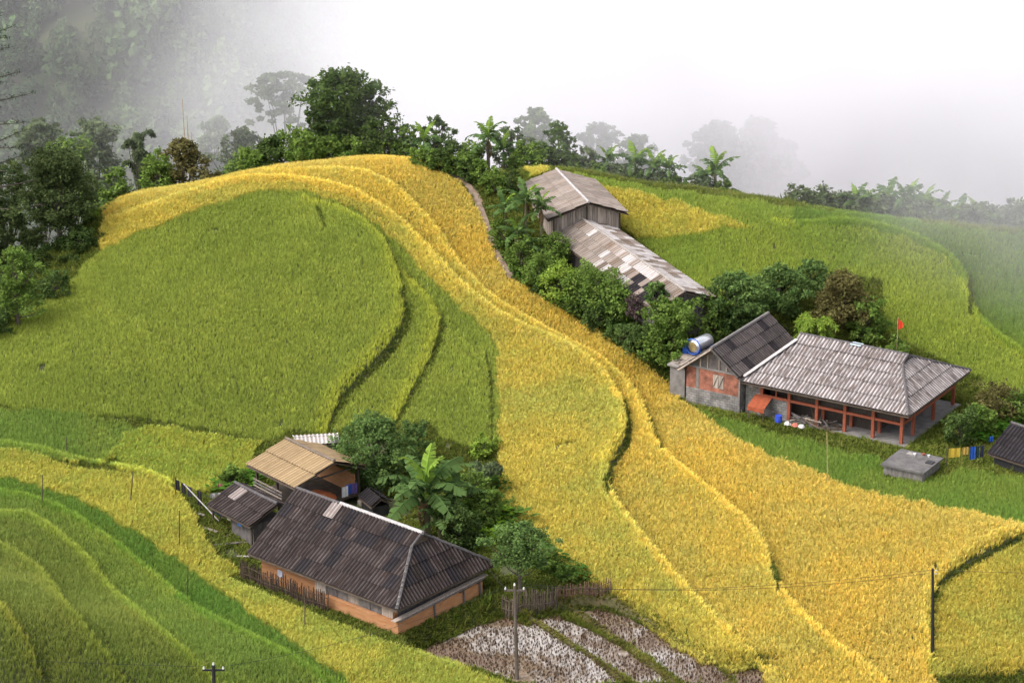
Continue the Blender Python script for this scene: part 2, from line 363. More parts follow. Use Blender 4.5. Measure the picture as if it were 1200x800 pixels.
def clump_mat(name, low, trans=.38):
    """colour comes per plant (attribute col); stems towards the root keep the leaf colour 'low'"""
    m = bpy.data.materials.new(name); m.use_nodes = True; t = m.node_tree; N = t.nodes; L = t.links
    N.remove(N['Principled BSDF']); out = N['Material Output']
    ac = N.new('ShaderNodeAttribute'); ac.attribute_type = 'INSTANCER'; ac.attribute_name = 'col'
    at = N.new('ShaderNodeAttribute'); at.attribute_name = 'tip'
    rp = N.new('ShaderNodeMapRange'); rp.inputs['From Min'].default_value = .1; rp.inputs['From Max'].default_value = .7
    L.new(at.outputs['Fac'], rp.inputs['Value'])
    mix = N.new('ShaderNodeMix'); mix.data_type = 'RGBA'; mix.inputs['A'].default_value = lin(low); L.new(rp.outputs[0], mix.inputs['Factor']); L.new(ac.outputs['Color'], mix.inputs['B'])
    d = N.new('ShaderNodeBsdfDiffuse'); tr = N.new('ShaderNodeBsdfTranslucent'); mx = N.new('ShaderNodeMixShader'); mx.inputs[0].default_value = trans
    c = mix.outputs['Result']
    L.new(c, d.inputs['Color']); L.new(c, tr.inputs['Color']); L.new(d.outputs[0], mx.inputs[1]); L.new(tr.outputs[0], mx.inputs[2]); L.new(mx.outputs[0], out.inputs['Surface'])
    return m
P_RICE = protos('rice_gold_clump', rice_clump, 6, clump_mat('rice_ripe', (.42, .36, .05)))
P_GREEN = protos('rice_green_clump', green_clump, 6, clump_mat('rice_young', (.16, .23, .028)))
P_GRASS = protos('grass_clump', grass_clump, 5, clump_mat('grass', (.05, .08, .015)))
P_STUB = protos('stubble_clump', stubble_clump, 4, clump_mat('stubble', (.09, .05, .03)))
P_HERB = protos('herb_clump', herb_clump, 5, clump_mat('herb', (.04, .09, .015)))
def gn_group(coll):
    g = bpy.data.node_groups.new('scatter_'+coll.name, 'GeometryNodeTree'); N = g.nodes; L = g.links
    g.interface.new_socket('Geometry', in_out='INPUT', socket_type='NodeSocketGeometry'); g.interface.new_socket('Geometry', in_out='OUTPUT', socket_type='NodeSocketGeometry')
    i = N.new('NodeGroupInput'); o = N.new('NodeGroupOutput'); ip = N.new('GeometryNodeInstanceOnPoints'); ci = N.new('GeometryNodeCollectionInfo')
    ci.inputs['Collection'].default_value = coll; ci.inputs['Separate Children'].default_value = True; ci.inputs['Reset Children'].default_value = True
    def na(n, t): q = N.new('GeometryNodeInputNamedAttribute'); q.data_type = t; q.inputs['Name'].default_value = n; return q.outputs['Attribute']
    L.new(i.outputs[0], ip.inputs['Points']); L.new(ci.outputs[0], ip.inputs['Instance']); ip.inputs['Pick Instance'].default_value = True
    L.new(na('var', 'INT'), ip.inputs['Instance Index']); L.new(na('rot', 'FLOAT_VECTOR'), ip.inputs['Rotation']); L.new(na('scl', 'FLOAT_VECTOR'), ip.inputs['Scale'])
    L.new(ip.outputs[0], o.inputs[0]); return g
GROUPS = {}
def scatter(name, pts, cols, scl, coll, tilt=.12):
    n = len(pts); me = bpy.data.meshes.new(name); me.vertices.add(n); me.vertices.foreach_set('co', np.asarray(pts, np.float32).ravel())
    def put(nm, ty, dom, arr, key): a = me.attributes.new(nm, ty, dom); a.data.foreach_set(key, np.ascontiguousarray(arr, np.float32 if key != 'value' or ty != 'INT' else np.int32).ravel())
    put('var', 'INT', 'POINT', rng.integers(0, len(coll.objects), n), 'value')
    put('rot', 'FLOAT_VECTOR', 'POINT', np.c_[rng.normal(0, tilt, n), rng.normal(0, tilt, n), rng.uniform(0, 6.28, n)], 'vector')
    scl = np.asarray(scl); scl = np.c_[scl, scl, scl] if scl.ndim == 1 else scl
    put('scl', 'FLOAT_VECTOR', 'POINT', scl, 'vector')
    put('col', 'FLOAT_COLOR', 'POINT', np.c_[cols, np.ones(n)], 'color')
    o = link(bpy.data.objects.new(name, me)); g = GROUPS.setdefault(coll.name, None) or gn_group(coll); GROUPS[coll.name] = g
    md = o.modifiers.new('plants', 'NODES'); md.node_group = g
    return o
def vnoise(x, y, s, seed=0):
    """smooth value noise 0..1"""
    r = np.random.default_rng(seed).random((64, 64)); fx, fy = x/s+31.7, y/s+17.3
    i, j = np.floor(fx).astype(int), np.floor(fy).astype(int); fx, fy = fx-i, fy-j; fx = fx*fx*(3-2*fx); fy = fy*fy*(3-2*fy); i %= 63; j %= 63
    return r[j, i]*(1-fx)*(1-fy)+r[j, i+1]*fx*(1-fy)+r[j+1, i]*(1-fx)*fy+r[j+1, i+1]*fx*fy

# ------------------------------------------------------------------ the plots, as outlines in the photograph, laid on the ground
sm = smooth_pts
top_gold = [(118,292),(120,262),(122,245),(150,226),(210,212),(300,190),(380,182),(430,176),(470,175),(510,192),(540,214),(556,235),(570,262),(580,300),(598,325),(640,350),(690,380),(740,412),(790,452),(820,482)]
line2 = LIPS[1][0]; line1 = LIPS[0][0]
green_top = [(0,388),(60,345),(118,292),(180,262),(240,240),(300,222),(355,221),(410,240),(455,270),(495,313),(535,352),(572,388),(582,410)]
PLOTS = [ # name-label, photo outline, kind, base colours (two), order = later wins
 ('golden ripe rice on the outer band of the spur beside the dirt path', sm([(300,202)]+top_gold[5:]+[(900,530),(1010,572),(1110,592),(1202,612),(1340,640),(1340,640),(1260,640),(1210,622),(1150,650),(1100,680),(1088,715),(1092,765),(1100,812),(1040,812),(960,745),(915,695),(905,660),(885,620),(830,575),(775,530),(765,500),(745,455),(700,415),(640,385),(580,350),(540,310),(510,262),(470,222),(420,198),(330,198)], 0), 'gold', (0.757,0.561,0.117), (0.63,0.514,0.131)),
 ('golden rice strip between the two terrace edges of the spur', line1+[(900,800),(900,815),(1055,815)]+line2[::-1]+[(300,188),(210,210),(150,226),(120,244)], 'gold', (0.735,0.561,0.117), (0.588,0.514,0.131)),
 ('ripening rice plot with olive centre above the flooded paddies', [(582,400),(600,385)]+line1[14:] and [(120,262),(118,292),(180,262),(240,240),(300,222),(355,221),(410,240),(455,270),(495,313),(535,352),(572,388),(582,410),(584,470),(585,540),(590,600),(625,640),(665,668),(712,690),(730,705),(790,755),(835,778),(850,782),(888,780),(890,775)]+line1[::-1], 'gold', (0.675,0.56,0.117), (0.497,0.491,0.117)),
 ('golden rice in the plot below the single dark pole', [(1210,622),(1150,650),(1100,680),(1088,715),(1092,765),(1090,790),(1120,790),(1210,785),(1340,800),(1340,640)], 'gold', (0.603,0.494,0.096), (0.437,0.438,0.096)),
 ('green rice covering the big rounded mound', green_top+[(584,470),(584,516),(560,520),(520,512),(500,492),(465,492),(430,492),(385,505),(320,516),(240,498),(160,486),(0,474),(-160,470),(-160,440)], 'green', (0.3,0.362,0.07), (0.379,0.423,0.081)),
 ('fresh green rice strip at the foot of the mound', [(-160,474),(0,478),(90,480),(150,492),(165,498),(140,515),(118,540),(60,532),(0,522),(-160,515)], 'green', (0.217,0.324,0.07), (0.295,0.358,0.077)),
 ('yellowing rice patch behind the little washing shed', [(118,540),(140,515),(165,498),(200,498),(260,508),(325,520),(300,545),(268,562),(235,574),(205,566),(170,556)], 'gold', (0.52,0.527,0.096), (0.312,0.415,0.077)),
 ('yellow rice band curving along the fence of the mud house', [(-160,515),(0,522),(60,532),(110,545),(190,560),(205,572),(228,600),(240,630),(262,652),(300,680),(350,702),(400,722),(450,748),(530,772),(600,800),(660,830),(660,860),(440,830),(400,786),(330,742),(260,692),(210,655),(170,628),(120,596),(60,570),(0,556),(-160,545)], 'gold', (0.533,0.494,0.096), (0.364,0.424,0.087)),
 ('vivid green rice band under the yellow curving band', [(-160,545),(0,556),(60,570),(120,596),(170,628),(210,655),(260,692),(330,742),(400,786),(440,830),(420,860)]+LIPS[6][0][::-1]+[(-160,560)], 'green', (0.141,0.266,0.05), (0.194,0.3,0.058)),
 ('olive green rice terrace next to the vivid green band', LIPS[6][0]+[(420,860),(260,860)]+LIPS[7][0][::-1], 'green', (0.218,0.306,0.067), (0.271,0.343,0.072)),
 ('olive green rice terrace third from the fence', LIPS[7][0]+[(260,860),(150,860)]+LIPS[8][0][::-1], 'green', (0.218,0.273,0.064), (0.271,0.3,0.068)),
 ('olive green rice terrace fourth from the fence', LIPS[8][0]+[(150,860),(55,860)]+LIPS[9][0][::-1], 'green', (0.218,0.265,0.064), (0.271,0.291,0.068)),
 ('olive green rice terrace highest on the near slope', LIPS[9][0]+[(55,860),(-180,860),(-180,650)], 'green', (0.226,0.265,0.064), (0.279,0.291,0.068)),
 ('young green rice in front of the red posted house', [(815,478),(850,486),(868,492),(900,502),(960,518),(1030,534),(1040,556),(1110,556),(1128,545),(1160,552),(1340,572),(1340,640),(1202,612),(1110,592),(1010,572),(900,530),(845,500)], 'green', (0.177,0.29,0.055), (0.245,0.32,0.064)),
 ('green rice on the slope behind the long grey roof', [(620,192),(650,197),(700,206),(800,222),(900,236),(960,250),(930,262),(1000,262),(1060,275),(1110,300),(1135,330),(1138,360),(1160,390),(1210,420),(1340,470),(1340,520),(1150,462),(1060,410),(1030,380),(1000,330),(900,325),(840,350),(760,335),(700,300),(640,290),(620,240)], 'green', (0.288,0.376,0.07), (0.367,0.423,0.077)),
 ('yellow rice tongue beside the upper wooden hut', [(610,194),(640,195),(660,205),(715,218),(760,226),(830,246),(880,262),(830,268),(770,278),(735,275),(715,262),(690,240),(640,215)], 'gold', (0.652,0.561,0.117), (0.398,0.454,0.096)),
 ('shaded green rice beyond the curved terrace edge', LIPS[5][0]+[(1340,470),(1340,300),(1200,272),(1100,260),(1000,246),(930,240)], 'green', (0.178,0.28,0.056), (0.233,0.317,0.06)),
]
PLOTS[2] = (PLOTS[2][0], [(120,262),(118,292)]+green_top[3:]+[(584,470),(585,540),(590,600),(625,640),(665,668),(712,690),(730,705),(790,755),(835,778),(850,784),(880,782)]+line1[::-1], *PLOTS[2][2:])
GAPS = [ # bare or grassy strips between plots: photo line, half width px
 ([(470,338),(474,352),(478,375),(468,398),(450,418),(425,440),(405,458),(392,482),(385,506)], 3.4),
 ([(372,242),(376,250),(380,262)], 3.0),
 ([(517,366),(518,380),(510,410),(495,436),(482,460),(465,492)], 2.4),
 ([(732,470),(739,500),(735,520),(717,543),(709,560),(712,575)], 3.2),
 ([(762,490),(768,505),(775,524)], 2.0),
 ([(1205,626),(1150,652),(1105,680)], 2.6),
 ([(570,410),(575,440),(577,480),(576,515)], 2.0),
 ([(1137,325),(1137,365)], 3.0),
 ([(62,536),(90,543),(115,546),(135,536)], 3.0),
 ([(903,650),(912,690)], 2.5),
]
YARDS = [  # nothing of the crop grows here
 [(205,570),(240,575),(290,552),(300,520),(345,500),(400,508),(520,512),(560,522),(584,520),(588,600),(625,640),(668,668),(715,690),(730,706),(790,757),(838,784),(850,812),(640,815),(600,800),(530,772),(450,748),(400,720),(300,676),(255,650),(235,610)],
 [(560,190),(600,190),(620,205),(650,196),(712,246),(760,290),(822,346),(940,312),(1035,325),(1035,385),(1150,440),(1150,470),(1205,470),(1205,505),(1205,552),(1160,548),(1130,540),(1105,556),(1040,556),(1035,532),(960,516),(868,490),(812,474),(790,452),(740,412),(690,380),(640,350),(598,325),(580,300),(570,262),(556,235),(540,214)],
]
sp_ = .19
gx = np.arange(-78, 78, sp_); gy = np.arange(168, 306, sp_)
X, Y = np.meshgrid(gx, gy); X = (X+rng.uniform(-.5, .5, X.shape)*sp_).ravel(); Y = (Y+rng.uniform(-.45, .45, Y.shape)*sp_).ravel()
Z = height(X, Y)
U, Vv = proj(X, Y, Z+.45); Ug, Vg = proj(X, Y, Z)
ok = (np.sqrt(X**2+Y**2+(Z-CAMZ)**2) < first_hit(Ug, Vg)+3.0) & (U > -190) & (U < 1390) & (Vv < 900)
X, Y, Z, U, Vv, Ug, Vg = [q[ok] for q in (X, Y, Z, U, Vv, Ug, Vg)]
pid = np.full(len(X), -1)
Uj = U+(vnoise(X, Y, 1.3, 101)-.5)*7+(vnoise(X, Y, .45, 102)-.5)*4; Vj = Vv+(vnoise(X, Y, 1.3, 103)-.5)*5+(vnoise(X, Y, .45, 104)-.5)*3
for i, pl in enumerate(PLOTS): pid[inpoly(Uj, Vj, pl[1])] = i
gap = np.zeros(len(X), bool)
for pts, wd in GAPS: gap |= linedist(U, Vv, pts) < wd*(.7+.6*vnoise(X, Y, 1.5, 3))
yard = np.zeros(len(X), bool)
for i, pl in enumerate(YARDS): yard |= inpoly(U, Vv, pl)
for fr in (F1, F2):
    rx = (X-fr.o.x)*fr.a.x+(Y-fr.o.y)*fr.a.y; ry = (X-fr.o.x)*fr.b.x+(Y-fr.o.y)*fr.b.y
    yard |= (rx > (-1 if fr is F1 else -6)) & (rx < fr.L+.6) & (ry > (-1.5 if fr is F1 else -.4)) & (ry < fr.W+1)
# nearness to a terrace edge: rice there stands a little taller, its colour brightened as a lit rim
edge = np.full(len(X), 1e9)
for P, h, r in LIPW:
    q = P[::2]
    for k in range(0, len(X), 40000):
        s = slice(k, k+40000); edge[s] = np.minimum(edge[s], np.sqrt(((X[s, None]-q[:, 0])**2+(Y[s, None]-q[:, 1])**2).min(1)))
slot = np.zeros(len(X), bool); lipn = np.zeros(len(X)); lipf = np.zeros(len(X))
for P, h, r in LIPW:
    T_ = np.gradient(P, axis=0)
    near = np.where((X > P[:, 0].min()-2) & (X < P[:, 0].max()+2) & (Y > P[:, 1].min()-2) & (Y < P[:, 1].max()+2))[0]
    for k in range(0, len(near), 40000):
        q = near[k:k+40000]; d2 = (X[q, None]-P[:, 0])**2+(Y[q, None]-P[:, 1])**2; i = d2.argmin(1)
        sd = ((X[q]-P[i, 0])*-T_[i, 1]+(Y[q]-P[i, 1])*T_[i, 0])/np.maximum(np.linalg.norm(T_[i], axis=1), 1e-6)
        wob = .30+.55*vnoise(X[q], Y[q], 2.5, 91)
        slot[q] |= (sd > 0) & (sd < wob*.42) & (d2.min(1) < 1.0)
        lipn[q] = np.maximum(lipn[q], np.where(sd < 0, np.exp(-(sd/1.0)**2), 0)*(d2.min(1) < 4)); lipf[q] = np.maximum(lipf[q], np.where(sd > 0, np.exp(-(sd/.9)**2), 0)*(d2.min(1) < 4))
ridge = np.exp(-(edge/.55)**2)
for i, (label, poly, kind, c1, c2) in enumerate(PLOTS):
    s = (pid == i) & ~gap & ~yard & ~slot
    s &= vnoise(X, Y, 1.1, 110+i) > .035
    n = int(s.sum())
    if n < 5: print('empty plot', label); continue
    big = vnoise(X[s], Y[s], 7, 20+i)*.5+vnoise(X[s], Y[s], 2.2, 40+i)*.3+vnoise(X[s], Y[s], .9, 70+i)*.2
    big = np.clip((big-.32)/.36, 0, 1)
    mixv = np.clip(big*.9+rng.normal(0, .25, n), 0, 1.25)[:, None]
    c = np.array(c1)*(1-mixv)+np.array(c2)*mixv
    c = c*np.exp(rng.normal(0, .13, n))[:, None]*(1+lipn[s][:, None]*(np.array([.46, .32, .08]) if kind == 'green' else np.array([.26, .30, .25])))  # light on the terrace lip painted in: plants there get brighter, yellower colour
    if kind == 'gold': c = c*(1-.12*(rng.random(n) < .2)[:, None]*np.array([0, 1, .5]))
    hgt = (.95 if kind == 'gold' else .82)*(1+rng.normal(0, .07, n))*(1+.12*lipn[s]-.22*lipf[s])*(.9+.2*vnoise(X[s], Y[s], 1.7, 90+i))
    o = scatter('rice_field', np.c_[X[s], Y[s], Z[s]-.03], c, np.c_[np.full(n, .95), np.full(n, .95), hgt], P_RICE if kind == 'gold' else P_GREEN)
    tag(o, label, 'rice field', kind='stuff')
# grass and weeds where no crop grows
bare = ((pid < 0) | yard | gap | slot) & (Y < 300)
inh1 = np.zeros(len(X), bool)
for fr in (F1, F2):
    rx = (X-fr.o.x)*fr.a.x+(Y-fr.o.y)*fr.a.y; ry = (X-fr.o.x)*fr.b.x+(Y-fr.o.y)*fr.b.y
    inh1 |= (rx > (.3 if fr is F1 else -4.5)) & (rx < fr.L-.3) & (ry > .3) & (ry < fr.W-.3)
pad = np.zeros(len(X), bool)
for g, z in PADDY_W: pad |= inpoly(X, Y, g)
PATH = [(530,205),(545,213),(556,228),(563,246),(572,268),(578,292),(590,312),(600,326)]
onpath = linedist(Ug, Vg, PATH) < 5
soil = vnoise(X, Y, 3.0, 77)*.6+vnoise(X, Y, 1.1, 78)*.4
inyard1 = inpoly(U, Vv, YARDS[0])
dirt_yard = inyard1 & (soil > .60) & (Vv < 700)
s = bare & ~inh1 & ~pad & ~onpath & ~dirt_yard
n = int(s.sum()); m1 = rng.random(n)[:, None]; m2 = vnoise(X[s], Y[s], 4, 9)[:, None]
c = (np.array([.11, .16, .025])*(1-m1)+np.array([.21, .21, .05])*m1)*(.7+.6*m2)
tag(scatter('grass', np.c_[X[s], Y[s], Z[s]], c, np.exp(rng.normal(0, .25, n)), P_GRASS, .2), 'rough green grass and weeds on banks and yards', 'grass', kind='stuff')
# tufts on the steep little banks round the paddies
bk = []
for g, z in PADDY_W:
    G = np.array(g+g[:1])
    for a, b in zip(G[:-1], G[1:]):
        m = max(2, int(np.linalg.norm(b-a)*26)); t = rng.random(m)[:, None]; nrm = np.array([b[1]-a[1], a[0]-b[0]]); nrm = nrm/np.linalg.norm(nrm)
        q = a+(b-a)*t; w = rng.uniform(.0, 1.0, m)[:, None]; c0 = G[:-1].mean(0); sg = np.sign(((a+b)/2-c0)@nrm); bk.append(q+nrm*sg*w)
bk = np.concatenate(bk); k = np.ones(len(bk), bool)
for g, z in PADDY_W: k &= ~inpoly(bk[:, 0], bk[:, 1], g)
bk = bk[k]; n = len(bk); m1 = rng.random(n)[:, None]; m2 = vnoise(bk[:, 0], bk[:, 1], 1.5, 13)[:, None]
tag(scatter('grass', np.c_[bk, height(bk[:, 0], bk[:, 1])+.06], (np.array([.10, .14, .02])*m1+np.array([.19, .18, .04])*(1-m1))*(.6+.7*m2), np.exp(rng.normal(.0, .25, n)), P_GRASS, .35), 'tufty grass on the earth banks round the flooded paddies', 'grass', kind='stuff')
print('points', len(X))

# ------------------------------------------------------------------ corrugated roofing
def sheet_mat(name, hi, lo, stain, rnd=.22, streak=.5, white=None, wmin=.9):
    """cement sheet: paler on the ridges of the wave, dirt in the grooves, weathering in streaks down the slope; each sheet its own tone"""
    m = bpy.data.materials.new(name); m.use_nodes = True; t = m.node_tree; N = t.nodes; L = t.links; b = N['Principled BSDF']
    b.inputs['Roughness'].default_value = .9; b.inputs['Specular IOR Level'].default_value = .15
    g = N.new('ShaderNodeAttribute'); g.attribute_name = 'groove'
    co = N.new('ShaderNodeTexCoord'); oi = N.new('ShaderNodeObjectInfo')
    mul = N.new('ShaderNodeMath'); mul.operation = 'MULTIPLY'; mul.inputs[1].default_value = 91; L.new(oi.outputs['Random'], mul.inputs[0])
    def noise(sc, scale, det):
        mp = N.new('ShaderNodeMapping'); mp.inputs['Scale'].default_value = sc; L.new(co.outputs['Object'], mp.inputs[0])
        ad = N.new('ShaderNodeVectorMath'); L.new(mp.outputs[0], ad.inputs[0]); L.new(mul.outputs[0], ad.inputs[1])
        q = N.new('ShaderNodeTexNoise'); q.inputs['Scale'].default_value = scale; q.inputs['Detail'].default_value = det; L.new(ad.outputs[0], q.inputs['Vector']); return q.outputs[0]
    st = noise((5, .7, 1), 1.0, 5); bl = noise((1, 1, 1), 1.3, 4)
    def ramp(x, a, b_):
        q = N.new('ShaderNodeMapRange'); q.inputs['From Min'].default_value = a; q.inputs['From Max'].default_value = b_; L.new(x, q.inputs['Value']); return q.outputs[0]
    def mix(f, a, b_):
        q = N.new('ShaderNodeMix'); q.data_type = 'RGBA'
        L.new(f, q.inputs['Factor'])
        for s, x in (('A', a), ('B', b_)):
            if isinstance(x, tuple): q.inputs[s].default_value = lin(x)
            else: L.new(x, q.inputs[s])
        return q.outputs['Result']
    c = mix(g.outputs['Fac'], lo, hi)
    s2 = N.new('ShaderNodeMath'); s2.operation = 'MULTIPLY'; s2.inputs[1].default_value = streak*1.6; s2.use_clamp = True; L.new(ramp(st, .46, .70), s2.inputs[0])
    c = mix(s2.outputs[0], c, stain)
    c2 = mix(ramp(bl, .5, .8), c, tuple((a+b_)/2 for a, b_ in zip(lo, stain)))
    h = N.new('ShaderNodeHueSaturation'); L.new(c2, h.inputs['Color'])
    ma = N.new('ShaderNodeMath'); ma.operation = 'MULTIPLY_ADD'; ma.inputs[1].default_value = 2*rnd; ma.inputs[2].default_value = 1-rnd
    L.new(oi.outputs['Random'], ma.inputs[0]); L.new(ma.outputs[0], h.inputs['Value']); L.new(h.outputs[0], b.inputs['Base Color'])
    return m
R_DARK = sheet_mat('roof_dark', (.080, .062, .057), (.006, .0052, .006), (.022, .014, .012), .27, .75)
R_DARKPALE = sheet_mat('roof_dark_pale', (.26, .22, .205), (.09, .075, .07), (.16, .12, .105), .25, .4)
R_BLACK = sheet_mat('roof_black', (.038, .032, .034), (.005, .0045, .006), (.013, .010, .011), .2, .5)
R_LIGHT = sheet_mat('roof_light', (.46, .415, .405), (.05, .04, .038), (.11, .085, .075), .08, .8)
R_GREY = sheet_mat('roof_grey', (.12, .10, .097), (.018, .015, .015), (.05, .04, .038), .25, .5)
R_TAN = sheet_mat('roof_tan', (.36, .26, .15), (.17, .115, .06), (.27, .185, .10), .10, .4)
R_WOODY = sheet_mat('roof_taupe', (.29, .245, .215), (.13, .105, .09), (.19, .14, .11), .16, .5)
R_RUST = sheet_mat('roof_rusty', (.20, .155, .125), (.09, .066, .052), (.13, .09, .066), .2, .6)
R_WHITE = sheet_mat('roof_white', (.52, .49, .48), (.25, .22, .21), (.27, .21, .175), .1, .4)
R_TARP = mat('black_tarp', (.03, .028, .036), (.05, .045, .055), rough=.6)
SHEETS = {}
PERIOD = 1/3
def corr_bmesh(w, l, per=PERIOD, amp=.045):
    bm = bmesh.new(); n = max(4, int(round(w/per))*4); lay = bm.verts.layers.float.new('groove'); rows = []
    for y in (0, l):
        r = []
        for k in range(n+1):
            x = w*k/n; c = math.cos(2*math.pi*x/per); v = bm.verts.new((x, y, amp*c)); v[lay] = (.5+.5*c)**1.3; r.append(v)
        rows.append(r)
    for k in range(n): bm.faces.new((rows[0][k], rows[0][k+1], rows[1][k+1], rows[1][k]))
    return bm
def bm_mesh(bm, name, m):
    me = bpy.data.meshes.new(name); bm.to_mesh(me); bm.free(); me.materials.append(m)
    me.polygons.foreach_set('use_smooth', [True]*len(me.polygons)); return me
def slope_sheets(parent, O, Ud, Vd, poly, m, sw=1.0, sl=1.5, name='roof_sheet', off=.04):
    """lays overlapping corrugated sheets on a slope: O local origin (eave), Ud along the eave, Vd up the slope, poly convex outline in (u, v)"""
    O, Ud, Vd = Vector(O), Vector(Ud).normalized(), Vector(Vd).normalized(); Nn = Ud.cross(Vd).normalized()
    us = [p[0] for p in poly]; vs = [p[1] for p in poly]; u0, v0, vmax = min(us), min(vs), max(vs); ov = .14
    area = sum(a[0]*b[1]-b[0]*a[1] for a, b in zip(poly, poly[1:]+poly[:1])); pl = poly if area > 0 else poly[::-1]
    nrow = max(1, math.ceil((vmax-v0-.05)/sl)); slr = (vmax-v0)/nrow; ncol = max(1, math.ceil((max(us)-u0-.2)/sw)); out = []
    for j in range(nrow):
        for i in range(ncol):
            a, b = u0+i*sw, v0+j*slr; l = slr+(ov if j < nrow-1 else 0)
            mm = m(i, j, nrow) if callable(m) else m
            cor = [(a, b), (a+sw, b), (a+sw, b+l), (a, b+l)]
            ins = [all((q[0]-p[0])*(c[1]-p[1])-(q[1]-p[1])*(c[0]-p[0]) > -1e-4 for p, q in zip(pl, pl[1:]+pl[:1])) for c in cor]
            if all(ins):
                key = (mm.name, round(sw, 3), round(l, 3))
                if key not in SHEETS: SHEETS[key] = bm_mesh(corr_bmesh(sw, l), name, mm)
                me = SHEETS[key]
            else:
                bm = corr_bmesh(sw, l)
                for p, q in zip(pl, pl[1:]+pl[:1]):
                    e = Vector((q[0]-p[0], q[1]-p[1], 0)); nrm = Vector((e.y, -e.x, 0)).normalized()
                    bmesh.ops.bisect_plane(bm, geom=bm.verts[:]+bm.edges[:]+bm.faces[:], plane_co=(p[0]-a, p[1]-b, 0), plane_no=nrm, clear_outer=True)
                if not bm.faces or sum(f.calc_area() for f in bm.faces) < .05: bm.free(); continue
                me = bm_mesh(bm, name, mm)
            o = link(bpy.data.objects.new(name, me), parent)
            jit = random.uniform(-.012, .012)
            v2 = (Vd-Nn*.055).normalized() if nrow > 1 else Vd
            rot = Matrix((Ud, v2, Ud.cross(v2))).transposed().to_4x4()
            p = O+Ud*(a+jit)+Vd*b+Nn*(off+.075+random.uniform(0, .014))
            o.matrix_local = Matrix.Translation(p) @ rot @ Matrix.Rotation(random.uniform(-.006, .006), 4, 'Z')
            out.append(o)
    return out
def plate(mb, pts, t=.07):
    """closed thin slab below an outline"""
    n = len(mb.v); k = len(pts); mb.v += [tuple(p) for p in pts]+[(p[0], p[1], p[2]-t) for p in pts]
    mb.f += [tuple(range(n, n+k)), tuple(reversed(range(n+k, n+2*k)))]+[(n+i, n+k+i, n+k+(i+1) % k, n+(i+1) % k) for i in range(k)]

WOOD_D = mat('dark_timber', (.045, .032, .024), (.085, .062, .045), scale=2, stretch=(1, 1, 6), rnd=.2)
WOOD_G = mat('weathered_boards', (.34, .285, .24), (.19, .15, .125), scale=1.2, stretch=(6, 6, .6), rnd=.3)
WOOD_GD = mat('grey_boards_dark', (.13, .115, .11), (.07, .06, .058), scale=1.5, stretch=(2, 2, 1), rnd=.3)
BAMBOO = mat('old_bamboo', (.14, .105, .075), (.075, .055, .042), scale=3, rnd=.35)
BAMBOO_P = mat('pale_bamboo', (.42, .33, .17), (.30, .22, .11), scale=3, rnd=.2)
MUD = mat('mud_wall', (.29, .125, .052), (.17, .07, .032), scale=1.6, detail=9, stretch=(.55, .55, 2.6), c3=(.35, .18, .085), lo=.36, hi=.64, bump=.8)
CONC = mat('concrete', (.20, .185, .175), (.12, .11, .102), scale=1.5, detail=6, bump=.2)
CONC_D = mat('concrete_stained', (.16, .145, .135), (.065, .06, .058), scale=1.6, detail=6, stretch=(2, 2, .7), c3=(.30, .27, .25), lo=.32, hi=.7)
REDPAINT = mat('red_oxide_paint', (.27, .075, .038), (.20, .055, .03), rough=.6, scale=4)
WHITE_M = mat('white_cap', (.40, .38, .38), (.25, .22, .21), scale=4, rough=.7)
BLACK_M = mat('black_iron', (.02, .02, .022), (.035, .033, .034), rough=.6)
CAP_D = mat('dark_cap', (.055, .048, .05), (.10, .09, .09), scale=4)
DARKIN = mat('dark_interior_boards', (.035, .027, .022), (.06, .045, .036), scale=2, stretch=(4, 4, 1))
def block_mat(name, c1, c2, mortar, bw, bh, bump=.3):
    m = bpy.data.materials.new(name); m.use_nodes = True; t = m.node_tree; N = t.nodes; L = t.links; b = N['Principled BSDF']; b.inputs['Roughness'].default_value = .9
    co = N.new('ShaderNodeTexCoord'); sx = N.new('ShaderNodeSeparateXYZ'); L.new(co.outputs['Object'], sx.inputs[0])
    ad = N.new('ShaderNodeMath'); L.new(sx.outputs[0], ad.inputs[0]); L.new(sx.outputs[1], ad.inputs[1]); cb = N.new('ShaderNodeCombineXYZ'); L.new(ad.outputs[0], cb.inputs[0]); L.new(sx.outputs[2], cb.inputs[1])
    br = N.new('ShaderNodeTexBrick'); br.inputs['Scale'].default_value = 1; br.inputs['Brick Width'].default_value = bw; br.inputs['Row Height'].default_value = bh; br.inputs['Mortar Size'].default_value = bh*.09
    br.inputs['Color1'].default_value = lin(c1); br.inputs['Color2'].default_value = lin(c2); br.inputs['Mortar'].default_value = lin(mortar); br.inputs['Bias'].default_value = 0; L.new(cb.outputs[0], br.inputs['Vector'])
    no = N.new('ShaderNodeTexNoise'); no.inputs['Scale'].default_value = 1.6; no.inputs['Detail'].default_value = 8; L.new(co.outputs['Object'], no.inputs['Vector'])
    h = N.new('ShaderNodeHueSaturation'); ma = N.new('ShaderNodeMath'); ma.operation = 'MULTIPLY_ADD'; ma.inputs[1].default_value = 2.6; ma.inputs[2].default_value = -.3; L.new(no.outputs[0], ma.inputs[0]); L.new(ma.outputs[0], h.inputs['Value'])
    L.new(br.outputs[0], h.inputs['Color']); L.new(h.outputs[0], b.inputs['Base Color'])
    bp = N.new('ShaderNodeBump'); bp.inputs['Strength'].default_value = bump; bp.inputs['Distance'].default_value = .02; L.new(br.outputs['Fac'], bp.inputs['Height']); bp.invert = True; L.new(bp.outputs[0], b.inputs['Normal'])
    return m
BRICK = block_mat('red_brick', (.26, .075, .04), (.18, .055, .03), (.20, .14, .11), .26, .10)
BLOCK = block_mat('grey_block', (.19, .175, .165), (.14, .13, .122), (.09, .083, .077), .46, .23)

